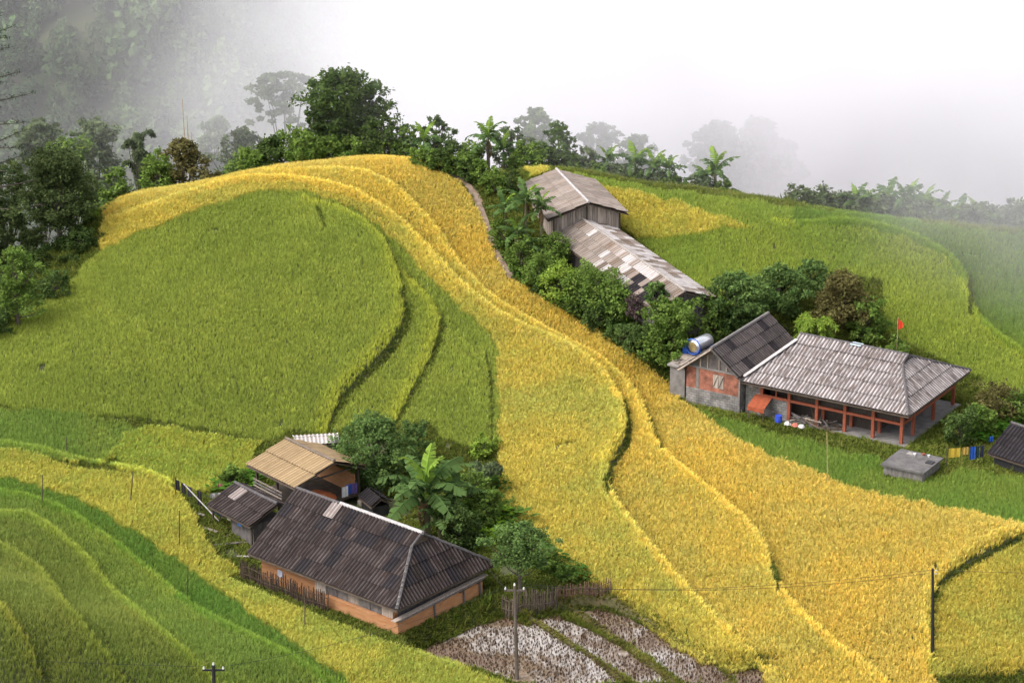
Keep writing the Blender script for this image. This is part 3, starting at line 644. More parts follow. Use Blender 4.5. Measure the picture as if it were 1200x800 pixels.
def hip_roof(house, L, W, e, R, hl, hr, frac, sheets, dark=WOOD_D, capm=None):
    """gablet roof over 0..L x 0..W: hl / hr = run of the left and right hip (0 = plain gable)"""
    sl = math.hypot(W/2, R); fr = frac; mb = MB(); d = -.10
    vf = Vector((0, W/2, R)).normalized(); vb = Vector((0, -W/2, R)).normalized()
    def pt(u, v, back=False): y = v/sl*W/2; return Vector((u, W-y if back else y, e+v/sl*R))
    pf = [(0, 0), (L, 0)]+([(L-hr, fr*sl), (L-hr, sl)] if hr else [(L, sl)])+([(hl, sl), (hl, fr*sl)] if hl else [(0, sl)])
    plate(mb, [pt(u, v)+Vector((0, 0, d)) for u, v in pf]); plate(mb, [pt(u, v, True)+Vector((0, 0, d)) for u, v in pf[::-1]])
    for h, a0, sg in ((hl, 0, 1), (hr, L, -1)):
        if not h: continue
        q = [Vector((a0, 0, e)), Vector((a0, W, e)), Vector((a0+sg*h, W-fr*W/2, e+fr*R)), Vector((a0+sg*h, fr*W/2, e+fr*R))]
        plate(mb, [p+Vector((0, 0, d)) for p in (q if sg < 0 else q[::-1])])
        a = a0+sg*(h+.05); mb.quad((a, fr*W/2, e+fr*R-.1), (a, W-fr*W/2, e+fr*R-.1), (a, W/2, e+R-.1))
    roof = mb.build('roof', dark, house)
    lo = [(0, 0), (L, 0), (L-hr, fr*sl), (hl, fr*sl)]; up = [(hl, fr*sl-.12), (L-hr, fr*sl-.12), (L-hr, sl), (hl, sl)]
    for q, of in ((lo, .04), (up, .075)):
        slope_sheets(roof, (0, 0, e), (1, 0, 0), vf, q, sheets, off=of)
        slope_sheets(roof, (L, W, e), (-1, 0, 0), vb, [(L-u, v) for u, v in q][::-1], sheets, off=of)
    for h, a0, sg in ((hl, 0, 1), (hr, L, -1)):
        if not h: continue
        sv = math.hypot(h, fr*R); V_ = Vector((sg*h, 0, fr*R))
        po = [(0, 0), (W, 0), (W-fr*W/2, sv), (fr*W/2, sv)]
        if sg < 0: slope_sheets(roof, (a0, 0, e), (0, 1, 0), V_, po, sheets)
        else: slope_sheets(roof, (a0, W, e), (0, -1, 0), V_, po, sheets)
    for h, a0, sg in ((hl, 0, 1), (hr, L, -1)):
        for bk in (False, True):
            y0 = W if bk else 0; y1 = W-fr*W/2 if bk else fr*W/2
            if h:
                a = Vector((a0, y0, e+.09)); b = Vector((a0+sg*h, y1, e+fr*R+.09))
                MB().tube([a.lerp(b, k/6)+Vector((0, 0, .02*math.sin(k*2.3))) for k in range(7)], .13, 6).build('hip_cap', capm or CAP_D, roof)
                MB().tube([b, (a0+sg*h, W/2, e+R+.08)], .11, 6).build('verge_cap', capm or CAP_D, roof)
    return roof

# ------------------------------------------------------------------ the mud house under the dark roof
def mud_house():
    f = F1; L, W, e = f.L, f.W, f.eave
    h = empty('mud_house', f.o, f.rz); tag(h, 'long mud walled house under a dark corrugated roof with white ridge strip', 'house')
    R = 3.55
    def pick(i, j, n):
        if n == 1 and i == 4: return R_DARKPALE
        return random.choices([R_DARK, R_BLACK, R_DARKPALE], [.80, .20, .0])[0]
    roof = hip_roof(h, L, W, e, R, 0, 2.5, .80, pick)
    MB().tube([(L*.30, W/2, e+R+.11), (L-2.4, W/2, e+R+.10)], .17, 6).build('ridge_cap', WHITE_M, roof)
    MB().tube([(-.05, W/2, e+R+.09), (L*.295, W/2, e+R+.09)], .15, 6).build('ridge_cap', CAP_D, roof)
    for k in range(6):   # pale mortar dabs on the front hip
        t = .05+.13*k+random.uniform(-.05, .05); p = Vector((L-2.5*t, .8*W/2*t, e+.8*R*t+.2))
        MB().tube([p+Vector((.0, 0, -.02)), p+Vector((-.09, .14, .08))], [.13, random.uniform(.05, .1)], 6).build('mortar_dab', CONC, roof)
    x0, x1, y0, y1 = .7, L-1.0, .75, W-.9
    MB().box(x0, x1, y0, y0+.4, -.6, e+.45).build('front_wall', MUD, h)
    MB().box(x1-.4, x1, y0+.403, y1, -.6, e+.2).build('side_wall', WOOD_GD, h)
    mb = MB(); mb.box(x0, x0+.4, y0+.403, y1, -.6, e+.35); mb.quad((x0+.2, y0, e+.35), (x0+.2, y1, e+.35), (x0+.2, W/2, e+R-.3)); mb.build('gable_wall', WOOD_D, h)
    MB().box(x0+.4, x1-.4, y1-.4, y1, -.6, e+.45).build('back_wall', MUD, h)
    n = 7
    for k in range(n):   # grey boards nailed over the upper half of the front wall, towards the corner
        a = L*.42+(x1-L*.42)*k/n; b = L*.42+(x1-L*.42)*(k+1)/n-.05
        MB().box(a, b, y0-.06-random.uniform(0, .03), y0-.003, .95+random.uniform(-.12, .1), e+.4).build('wall_board', WOOD_GD if k % 3 else WOOD_G, h)
    # low mud outer wall with a plank along its top, under the hip
    xs = L-.55; mb = MB(); nseg = 14
    for k in range(nseg):
        ya, yb = .25+(W-1.6)*k/nseg, .25+(W-1.6)*(k+1)/nseg
        mb.box(xs, xs+.42, ya, yb, -.7, 1.18+.12*math.sin(k*1.7)+random.uniform(-.05, .05))
    mb.build('outer_wall', MUD, h)
    mb = MB().box(L*.52, xs, .25, .62, -.7, 1.0); mb.build('outer_wall', MUD, h)
    MB().bar((xs+.32, -.15, 1.30), (xs+.35, W-.9, 1.62), .42, .07).build('plank', WOOD_G, h)
    MB().bar((xs+.55, .3, 1.22), (xs+.55, W-1.2, 1.5), .10, .10).build('plank', WOOD_GD, h)
    for y in (4.2, 7.4, 9.2):
        MB().bar((xs+.50, y, -.2), (xs+.50, y-.1, 1.3), .12).build('prop', WOOD_GD, h)
    MB().box(L*.16, L*.16+.5, y0-.05, y0-.006, .8, 1.35).build('rag', mat('rag_grey', (.45, .45, .52), (.3, .3, .36)), h)
    return h
mud_house()

# ------------------------------------------------------------------ open house on red posts, with its brick wing
def post_house():
    f = F2; L, W, e = f.L, f.W, f.eave
    h = empty('post_house', f.o, f.rz); tag(h, 'open sided house with red posts and pale weathered corrugated hip roof', 'house')
    R = 2.75
    roof = hip_roof(h, L, W, e, R, 2.4, 3.1, .84, R_LIGHT)
    MB().tube([(2.3, W/2, e+R+.10), (L-3.0, W/2, e+R+.10)], .15, 6).build('ridge_cap', CAP_D, roof)
    MB().box(7.2, 8.2, W/2-.35, W/2+.35, e+R+.13, e+R+.17).build('ridge_patch', mat('blue_tin', (.45, .55, .62), (.38, .46, .52)), roof)
    MB().box(0.9, L-.4, .5, W-.6, -.9, .12).build('floor_slab', CONC, h)
    x0, x1, y0, y1 = 1.55, L-1.0, 1.0, W-1.1
    fx = [x0+(x1-x0)*k/5 for k in range(6)]; sy = [y0, y0+2.3, y0+6.4, y1]
    pts = [(x, y0) for x in fx]+[(x1, y) for y in sy[1:]]+[(fx[2], y0+1.3), (fx[3], y0+1.3), (fx[4], y0+1.3)]
    for x, y in pts: MB().box(x-.13, x+.13, y-.13, y+.13, .1, e+.35).build('post', REDPAINT, h)
    for za, zb in ((1.72, 1.94), (e+.05, e+.27)):
        for a, b in zip(fx[:-1], fx[1:]): MB().box(a+.132, b-.132, y0-.09, y0+.09, za, zb).build('rail', REDPAINT, h)
        for a, b in zip(sy[:-1], sy[1:]): MB().box(x1-.09, x1+.09, a+.132, b-.132, za, zb).build('rail', REDPAINT, h)
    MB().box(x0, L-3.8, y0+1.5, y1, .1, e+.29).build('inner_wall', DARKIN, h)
    for a, b in zip(fx[1:-1], fx[2:]): MB().box(a+.14, b-.14, y0+.35, y0+.40, 1.75, e+.28).build('shade_panel', DARKIN, h)  # dark panels added to stand for the deep shadow above the rail
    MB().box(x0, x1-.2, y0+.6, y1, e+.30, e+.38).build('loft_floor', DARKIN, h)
    MB().box(.05, fx[0]-.135, y0-.1, y0+.12, -.7, e+.3).build('block_wall', BLOCK, h)
    MB().box(fx[0]+.14, fx[1]-.14, y0-.08, y0+.10, -.7, 1.70).build('block_wall', BLOCK, h)
    MB().box(.05, .25, y0+.125, y1, -.7, e+.3).build('block_wall', BLOCK, h)
    MB().box(fx[0]+1.3, fx[0]+1.4, y0-.05, y0+.05, 1.95, e).build('mullion', REDPAINT, h)
    for k, (x, y, z) in enumerate(((x1-.6, sy[2]-1.0, 1.2),)):
        MB().tube([(x-.1, y, z), (x+.1, y, z)], .28, 10).build('basket', BAMBOO, h)
    return h
post_house()
def brick_wing():
    f = F2; h = empty('brick_house', f.o, f.rz); tag(h, 'small brick and grey block house with dark grey gable roof', 'house')
    xl, xr, xm, za, ze, y0, y1 = -5.3, -.12, -2.7, 5.6, 3.55, .15, 10.3
    over = .55
    mb = MB(); roof_pts = []
    sr = (za-ze)/(xr-xm); slft = (za-ze)/(xm-xl)
    rA, rB = Vector((xm, y0-over, za)), Vector((xm, y1, za))
    ER = Vector((xr+.05, 0, za-(xr+.05-xm)*sr)); EL = Vector((xl-over, 0, za-(xm-xl+over)*slft))
    d = Vector((0, 0, -.1))
    plate(mb, [Vector((ER.x, rA.y, ER.z))+d, Vector((ER.x, y1, ER.z))+d, rB+d, rA+d]); plate(mb, [Vector((EL.x, y1, EL.z))+d, Vector((EL.x, rA.y, EL.z))+d, rA+d, rB+d])
    roof = mb.build('roof', WOOD_D, h)
    ln = y1-rA.y
    def pick(i, j, n): return random.choices([R_GREY, R_BLACK], [.85, .15])[0]
    vr = Vector((xm-ER.x, 0, za-ER.z)); slope_sheets(roof, (ER.x, rA.y, ER.z), (0, 1, 0), vr, [(0, 0), (ln, 0), (ln, vr.length), (0, vr.length)], pick)
    vl = Vector((xm-EL.x, 0, za-EL.z)); slope_sheets(roof, (EL.x, y1, EL.z), (0, -1, 0), vl, [(0, 0), (ln, 0), (ln, vl.length), (0, vl.length)], pick)
    MB().tube([(xm, rA.y, za+.09), (xm, y1, za+.09)], .14, 6).build('ridge_cap', mat('grey_cap', (.2, .18, .17), (.13, .12, .115)), roof)
    MB().bar((xm, rA.y-.02, za-.02), (EL.x, rA.y-.02, EL.z-.02), .05, .16).build('verge_board', WOOD_G, roof)
    MB().bar((xm, rA.y-.02, za-.02), (ER.x, rA.y-.02, ER.z-.02), .05, .16).build('verge_board', WOOD_GD, roof)
    MB().bar((.12, .3, e_:=F2.eave+.42), (2.5, F2.W/2-.9, F2.eave+2.65), .35, .05).build('flashing', mat('tin_grey', (.42, .39, .38), (.3, .27, .26)), roof)
    # front gable: block below, brick above, timber in the peak
    MB().box(xl, xr, y0, y0+.22, -1.6, 1.55).build('block_wall', BLOCK, h)
    MB().box(xl, -4.35, y0+.01, y0+.20, 1.553, 3.4).build('brick_wall', BRICK, h)
    MB().box(-4.08, -2.75, y0+.01, y0+.20, 1.553, 3.4).build('brick_wall', BRICK, h); MB().box(-1.65, xr-.14, y0+.01, y0+.20, 1.553, 3.4).build('brick_wall', BRICK, h)
    MB().box(-2.747, -1.653, y0+.01, y0+.20, 1.553, 1.9).build('brick_wall', BRICK, h); MB().box(-2.747, -1.653, y0+.01, y0+.20, 3.15, 3.4).build('brick_wall', BRICK, h)
    for x in (-4.347, xr-.137): MB().box(x, x+.264 if x < -1 else x+.137, y0-.02, y0+.21, 1.553, 3.42).build('pillar', CONC, h)
    MB().box(xl, xr, y0-.01, y0+.2, 3.425, 3.58).build('lintel', CONC, h)
    w = MB().box(-2.74, -1.66, y0+.05, y0+.09, 1.91, 3.14).build('window', BLACK_M, h)
    for a in (-2.72, -2.19):
        s = MB().box(a, a+.5, y0-.01, y0+.045, 1.93, 3.12).build('shutter', WOOD_G, w)
        MB().bar((a+.05, y0-.03, 2.0), (a+.45, y0-.03, 3.05), .06, .03).build('brace', WOOD_GD, w)
    mb = MB(); mb.quad((xl, y0+.1, 3.583), (xr, y0+.1, 3.583), (xm, y0+.1, za-.1)); mb.build('gable_boards', WOOD_GD, h)
    for x in (-4.0, -3.3, -2.2, -1.5): MB().box(x-.06, x+.06, y0+.03, y0+.097, 3.585, za-.25-abs(x-xm)*.8).build('stud', WOOD_G, h)
    MB().box(xl, xl+.2, y0+.223, y1-.4, -1.6, 3.5).build('side_wall', BLOCK, h); MB().box(xr-.2, xr, y0+.223, y1-.4, -1.6, 3.5).build('side_wall', BLOCK, h)
    return h
brick_wing()
def water_tower():
    f = F2; h = empty('concrete_tower', f.w(-6.0, 2.5), f.rz); tag(h, 'grey concrete store with thatch scraps beside the brick house', 'outbuilding')
    MB().box(-1.2, .25, -1.8, 2.8, -1.5, 2.9).build('wall', CONC, h); MB().box(-1.4, .3, -2.0, 3.0, 2.903, 3.05).build('slab', CONC_D, h)
    for k in range(7): MB().bar((-1.3+.2*k, -1.9+random.random(), 3.12), (-1.2+.2*k, .5+random.random(), 3.2), .2, .07).build('board', WOOD_G, h)
    t = empty('water_tank', f.w(-6.15, 4.0, 3.06), f.rz); tag(t, 'stainless steel water tank lying on a blue frame', 'water tank')
    steel = mat('steel', (.78, .78, .80), (.66, .66, .69), rough=.28, metallic=.75, scale=2); blue = mat('blue_paint', (.03, .10, .42), (.025, .08, .33), rough=.5)
    c = Vector((.1, .1, 1.05)); ax = Vector((.15, 1, 0)).normalized(); Lh, r = 1.05, .62
    pts = [c+ax*s for s in (-Lh-.16, -Lh-.1, -Lh, -Lh+.02, 0, Lh-.02, Lh, Lh+.1, Lh+.16)]
    MB().tube(pts, [.2, .45, .60, r, r, r, .60, .45, .2], 20).build('tank', steel, t, smooth=True)
    MB().tube([c-ax*(Lh+.17), c-ax*(Lh+.155)], .42, 14).build('end_disc', mat('rust_disc', (.25, .19, .07), (.16, .11, .05)), t)
    for s in (-.85, .75):
        p = c+ax*s
        for q in (-.55, .55): MB().bar((p.x+q*1.1, p.y, 0), (p.x+q, p.y, 1.2), .08).build('leg', blue, t)
        MB().bar((p.x-.6, p.y, .32), (p.x+.6, p.y, .32), .08).build('crossbar', blue, t)
    q = c-ax*1.18; MB().tube([q+Vector((.7*math.cos(a), 0, .7*math.sin(a))) for a in [k*math.pi/10 for k in range(21)]], .055, 6, False).build('ring', blue, t)
    MB().tube([(-1.0, -.6, 0), (-1.0, -.6, .72)], [.3, .3], 12).build('barrel', blue, t)
water_tower()

# ------------------------------------------------------------------ gable sheds set out by their ridges
class Ridge:
    def __init__(s, p0, z0, p1, z1, zg):
        s.A, s.B = atz(*p0, z0), atz(*p1, z1); d = (s.B-s.A).to_2d(); s.L = d.length; d.normalize(); s.rz = math.atan2(d.y, d.x)
        s.o = Vector((s.A.x, s.A.y, zg)); s.za, s.zb = z0-zg, z1-zg
    def w(s, x, y, z=0):
        c, k = math.cos(s.rz), math.sin(s.rz); return s.o+Vector((c*x-k*y, k*x+c*y, z))
def gable_roof(h, r, wl, wr, dl, dr, sl_, sr_, dark=WOOD_D, sw=1.0, slen=1.5, cap=CAP_D):
    """ridge along x from 0 to L; left slope reaches y=+wl dropping dl, right slope y=-wr dropping dr"""
    L = r.L; A, B = Vector((0, 0, r.za)), Vector((L, 0, r.zb)); d = Vector((0, 0, -.1)); mb = MB()
    lA, lB = A+Vector((0, wl, -dl)), B+Vector((0, wl, -dl)); rA, rB = A+Vector((0, -wr, -dr)), B+Vector((0, -wr, -dr))
    plate(mb, [A+d, B+d, lB+d, lA+d]); plate(mb, [B+d, A+d, rA+d, rB+d])
    roof = mb.build('roof', dark, h); Lr = (B-A).length
    vl = A-lA; slope_sheets(roof, lB, A-B, vl, [(0, 0), (Lr, 0), (Lr, vl.length), (0, vl.length)], sl_, sw, slen)
    vr = A-rA; slope_sheets(roof, rA, B-A, vr, [(0, 0), (Lr, 0), (Lr, vr.length), (0, vr.length)], sr_, sw, slen)
    if cap: MB().tube([A+Vector((0, 0, .1)), A.lerp(B, .5)+Vector((0, 0, .07)), B+Vector((0, 0, .1))], .13, 6).build('ridge_cap', cap, roof)
    return roof
def boards(h, a, b, z0, z1f, w=.24, m=None, miss=.0, t=.04):
    """row of upright boards from a to b (local xy), each its own piece"""
    a, b = Vector((*a, 0)), Vector((*b, 0)); n = max(1, int((b-a).length/w)); d = (b-a).normalized(); nn = Vector((-d.y, d.x, 0))
    for k in range(n):
        if random.random() < miss: continue
        p = a.lerp(b, (k+.5)/n); zt = z1f(p); wd = (b-a).length/n*random.uniform(.82, .97)
        bar = MB().bar(p+Vector((0, 0, z0))+nn*random.uniform(-.02, .02), p+Vector((random.uniform(-.04, .04), 0, zt-random.uniform(0, .08)))+nn*random.uniform(-.02, .02), wd, t)
        q = bar.v; bar.v = []
        for i, v in enumerate(q):
            base = p+Vector((0, 0, z0 if i < 4 else zt)); sx = [-1, 1, 1, -1][i % 4]*wd/2; sy = [-1, -1, 1, 1][i % 4]*t/2
            bar.v.append(tuple(base+d*sx+nn*(sy+.015*(k % 2))+Vector((0, 0, random.uniform(-.06, 0) if i >= 4 else 0))))
        bar.build('wall_board', m or WOOD_G, h)
def hut():
    r = Ridge((652,199), 13.0, (690,238), 12.9, 8.6)
    h = empty('wooden_hut', r.o, r.rz); tag(h, 'upper wooden hut with upright weathered boards and taupe gable roof', 'hut')
    w, d = 3.9, 1.35
    gable_roof(h, r, w, w, d, d, R_WOODY, R_WOODY, cap=WHITE_M)
    zt = lambda p: r.za-.18-abs(p.y)*d/w
    L = r.L
    boards(h, (L-.7, -3.2), (L-.7, 3.2), -1.5, zt, .26); boards(h, (.6, -3.2), (.6, 3.2), -1.5, zt, .5)
    boards(h, (.6, -3.2), (L-.7, -3.2), -1.5, zt, .4); boards(h, (.6, 3.2), (L-.7, 3.2), -1.5, zt, .4)
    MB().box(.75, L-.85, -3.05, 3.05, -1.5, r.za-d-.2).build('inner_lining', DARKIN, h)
    for y in (-3.2, 0, 3.2): MB().bar((L-.6, y, -1.5), (L-.6, y, r.za-.25-abs(y)*d/w), .14).build('post', WOOD_D, h)
hut()
def hall():
    r = Ridge((678,254), 11.2, (803,342), 9.7, 7.0)
    h = empty('long_hall', r.o, r.rz); tag(h, 'long low hall roofed with patched white and grey corrugated sheets', 'hall')
    def left(i, j, n):     # camera-left slope
        x = random.random()
        if 13 < i < 23 and j == n-1: return R_WHITE if x < .75 else R_WOODY
        if i > 19 and j <= 1: return R_BLACK if x < .5 else R_WOODY
        if 11 < i < 22: return R_WHITE if x < .4 else (R_RUST if x < .7 else R_WOODY)
        return R_WHITE if x < .08 else (R_RUST if x < .2 else R_WOODY)
    def right(i, j, n):
        x = random.random(); return R_WHITE if x < .5 else (R_RUST if x < .66 else R_WOODY)
    wl, wr, dl, dr = 2.9, 3.3, 1.45, 1.15
    gable_roof(h, r, wr, wl, dr, dl, right, left, sw=2/3, slen=1.2, cap=mat('grey_cap2', (.3, .27, .25), (.2, .17, .15)))
    L = r.L
    def zt(p):
        zr = r.za+(r.zb-r.za)*p.x/L; return zr-.2-(p.y*dr/wr if p.y > 0 else -p.y*dl/wl)
    boards(h, (L-.5, -2.5), (L-.5, 2.9), -2.8, zt, .3, WOOD_GD); boards(h, (.4, -2.5), (L-.5, -2.5), -2.8, zt, .5, WOOD_GD); boards(h, (.4, 2.9), (L-.5, 2.9), -2.8, zt, .5, WOOD_GD)
    boards(h, (.4, -2.5), (.4, 2.9), -2, zt, .5, WOOD_GD)
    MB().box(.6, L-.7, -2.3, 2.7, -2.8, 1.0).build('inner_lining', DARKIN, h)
hall()
def tan_shed():
    r = Ridge((335,514), 5.0, (392,541), 5.0, .75)
    h = empty('drying_shed', r.o, r.rz); tag(h, 'open shed with tan corrugated roof over a railed platform', 'shed')
    w, d = 3.7, 1.25; L = r.L
    gable_roof(h, r, 3.3, 4.0, 1.35, 1.2, R_TAN, R_TAN, slen=2.2, cap=mat('brown_cap', (.16, .12, .09), (.10, .08, .065)))
    for x in (.5, L/2, L-.5):
        for y in (-3.3, 2.7): MB().bar((x, y, -.6), (x, y, r.za-.15-abs(y)*.32), .17).build('post', WOOD_D, h)
    for x in (.5, L-.5): MB().bar((x, -3.4, r.za-1.3), (x, 2.8, r.za-1.2), .12).build('tie_beam', WOOD_D, h)
    MB().box(.3, L-.3, -3.4, 2.7, .55, .70).build('platform', WOOD_D, h)
    for k in range(4):
        MB().bar((.2, -3.45, .95+.28*k), (L*.62, -3.45, .9+.28*k), .05, .12).build('rail', WOOD_G if k % 2 else WOOD_GD, h)
    MB().box(.45, L-.5, 2.3, 2.4, .72, 2.4).build('back_wall', MUD, h)
    # drying heap on the platform
    hp = MB(); n0 = 14
    for k in range(n0):
        a = 2*math.pi*k/n0; hp.v += [(L-1.7+1.5*math.cos(a), -.6+1.7*math.sin(a), .72), (L-1.7+.8*math.cos(a), -.6+.9*math.sin(a), 1.12+.06*math.sin(3*a))]
    hp.v.append((L-1.7, -.6, 1.25)); hp.f = [(2*k, 2*((k+1) % n0), 2*((k+1) % n0)+1, 2*k+1) for k in range(n0)]+[(2*k+1, 2*((k+1) % n0)+1, 2*n0) for k in range(n0)]
    o = hp.build('grain_heap', mat('orange_grain', (.52, .15, .05), (.40, .11, .04), scale=6), None); o.matrix_world = h.matrix_basis; o.location = h.location; o.rotation_euler = h.rotation_euler
    tag(o, 'orange heap of drying corn on the shed platform', 'heap')
    for k, (x, y, m) in enumerate(((L-.1, 1.4, 'blue'), (L+.1, .9, 'white'), (L, 1.9, 'purple'))):
        p = r.w(x, y); c = {'blue': (.04, .09, .35), 'white': (.6, .58, .58), 'purple': (.10, .07, .22)}[m]
        b = MB(); 
        for q in range(4): b.quad((-.3+.15*q, .05*(q % 2), .9), (-.15+.15*q, .05*((q+1) % 2), .9), (-.15+.15*q, .05*((q+1) % 2), .0), (-.3+.15*q, .05*(q % 2), .04))
        g = b.build('hung_cloth', mat('cloth_'+m, c, tuple(t*.7 for t in c)), None); g.location = p+Vector((0, 0, 1.0)); g.rotation_euler = (0, 0, r.rz+1.5)
        tag(g, '%s cloth hanging at the open end of the tan shed' % m, 'cloth')
tan_shed()
def wash_shed():
    r = Ridge((275,566), 3.6, (325,591), 3.6, .75)
    h = empty('washing_shed', r.o, r.rz); tag(h, 'little low shed with black corrugated roof and laundry under its eave', 'shed')
    L = r.L; gable_roof(h, r, 1.1, 2.7, .5, 1.15, R_DARK, lambda i, j, n: R_DARKPALE if (i, j) == (1, n-1) else R_DARK, slen=1.5)
    for x in (.2, L-.3):
        for y in (-2.3, .8): MB().bar((x, y, -.6), (x, y, r.za-.4-abs(y)*.4), .12).build('post', WOOD_D, h)
    MB().box(L*.42, L-.35, -2.1, .7, -.5, 1.55).build('wall', WOOD_GD, h); MB().box(.3, L*.42, .3, .4, -.5, 2.1).build('back_wall', WOOD_D, h)
    for k, (x, c, nm) in enumerate(((.5, (.02, .05, .06), 'dark teal'), (1.0, (.02, .03, .06), 'navy'), (1.5, (.05, .04, .05), 'black'), (2.3, (.30, .28, .22), 'beige'), (3.7, (.03, .16, .50), 'bright blue'))):
        b = MB()
        for q in range(3): b.quad((.14*q, .05*(q % 2), .75), (.14*q+.14, .05*((q+1) % 2), .75), (.14*q+.14, .05*((q+1) % 2), 0), (.14*q, .05*(q % 2), .03))
        g = b.build('hung_cloth', mat('cloth'+nm, c, tuple(t*.7 for t in c)), None); g.location = r.w(x, -2.45, 1.15); g.rotation_euler = (0, 0, r.rz); tag(g, '%s garment hanging under the eave of the washing shed' % nm, 'cloth')
wash_shed()
def white_hut():
    r = Ridge((344,514), 4.0, (397,511), 4.0, 1.6)
    h = empty('store_hut', r.o, r.rz); tag(h, 'tiny store with bright white corrugated roof behind the tan shed', 'hut')
    L = r.L; gable_roof(h, r, 1.3, .9, .35, .3, R_WHITE, R_WHITE, slen=2.4, cap=None)
    MB().box(L*.62, L-.3, -.7, -.55, -.8, 2.0).build('wall', CONC, h); MB().box(.3, L-.3, .9, 1.05, -.8, 2.0).build('wall', CONC_D, h); MB().box(L-.3, L-.15, -.7, 1.05, -.8, 2.0).build('wall', BRICK, h); MB().box(.3, L*.62, -.5, -.45, -.8, 1.9).build('door', BLACK_M, h)
white_hut()
def tarp_hut():
    r = Ridge((1185,496), 5.0, (1262,520), 5.0, 2.2)
    h = empty('dark_hut', r.o, r.rz); tag(h, 'low black roofed hut beside the laundry line', 'hut')
    L = r.L; gable_roof(h, r, 2.6, 3.1, 1.3, 1.75, R_BLACK, R_BLACK)
    MB().box(.3, L-.3, -2.6, 2.2, -.8, 1.15).build('wall', BLACK_M, h)
    mb = MB(); mb.quad((.32, -2.5, 1.1), (.32, 2.1, 1.1), (.32, 0, 2.65)); mb.build('gable_wall', BLACK_M, h)
tarp_hut()

# ------------------------------------------------------------------ trees and shrubs
BARK = mat('bark', (.10, .08, .06), (.05, .04, .032), scale=3, stretch=(2, 2, .6))
def LM(k):
    t = {'dark': ((0.050, 0.085, 0.025), (0.098, 0.141, 0.040)), 'deep': ((0.051, 0.075, 0.029), (0.095, 0.120, 0.043)), 'mid': ((0.079, 0.141, 0.028), (0.166, 0.233, 0.050)), 'bright': ((0.145, 0.233, 0.035), (0.260, 0.339, 0.056)),
         'grey': ((0.087, 0.120, 0.056), (0.145, 0.176, 0.085)), 'brown': ((0.087, 0.073, 0.028), (0.145, 0.134, 0.049)), 'purple': ((0.072, 0.050, 0.056), (0.108, 0.078, 0.070)), 'blue': ((0.069, 0.124, 0.037), (0.141, 0.209, 0.060)), 'pine': ((0.026, 0.042, 0.023), (0.046, 0.068, 0.034))}[k]
    return leaf_mat('leaves_'+k, *t)
def leaf_cloud(cent, rad, per, size, r, flat=.55, squash=.75, droop=0.0, narrow=.5):
    """leaf faces around cluster centres -> verts, faces, shade"""
    nC = len(cent); n = nC*per; c = np.repeat(np.asarray(cent), per, 0); rr = np.repeat(np.asarray(rad), per)
    d = r.normal(size=(n, 3)); d /= np.linalg.norm(d, axis=1)[:, None]; k = rr*r.random(n)**.45*np.where(r.random(n) < .12, 1.55, 1)
    p = c+d*k[:, None]*np.array([1, 1, squash])
    out = d.copy(); out[:, 2] = out[:, 2]*.4-droop; ax = out+r.normal(0, .55, (n, 3)); ax /= np.linalg.norm(ax, axis=1)[:, None]
    nrm = np.array([0, 0, 1.0])*flat+d*.5+r.normal(0, .4, (n, 3)); sd = np.cross(ax, nrm); sd /= np.linalg.norm(sd, axis=1)[:, None]+1e-9
    L = size*r.uniform(.6, 1.35, n)[:, None]; w = L*narrow*.5*r.uniform(.8, 1.3, n)[:, None]
    v = np.stack([p-ax*L*.5, p+sd*w, p+ax*L*.5, p-sd*w], 1).reshape(-1, 3)
    f = np.arange(4*n).reshape(n, 4)
    cs = np.repeat(r.random(nC), per)*.55+r.random(n)*.45
    return v, f, np.repeat(cs, 4)
def np_mesh(name, v, f, m, shade=None):
    me = bpy.data.meshes.new(name); me.vertices.add(len(v)); me.vertices.foreach_set('co', np.asarray(v, np.float32).ravel()); k = f.shape[1]
    me.loops.add(f.size); me.loops.foreach_set('vertex_index', f.ravel().astype(np.int32)); me.polygons.add(len(f))
    me.polygons.foreach_set('loop_start', np.arange(0, f.size, k, dtype=np.int32)); me.polygons.foreach_set('loop_total', np.full(len(f), k, np.int32)); me.update(calc_edges=True)
    if shade is not None: a = me.attributes.new('shade', 'FLOAT', 'POINT'); a.data.foreach_set('value', np.ascontiguousarray(shade, np.float32))
    me.materials.append(m); return me
def crest_y(u):
    ys = np.arange(225, 300, .5); x = (u-600)/F*ys*1.04; _, v = proj(x, ys, height(x, ys)); return float(ys[int(np.argmin(v))])
def crest_v(u):
    ys = np.arange(225, 300, .5); x = (u-600)/F*ys*1.04; _, v = proj(x, ys, height(x, ys)); return float(v.min())
SEED = [0]
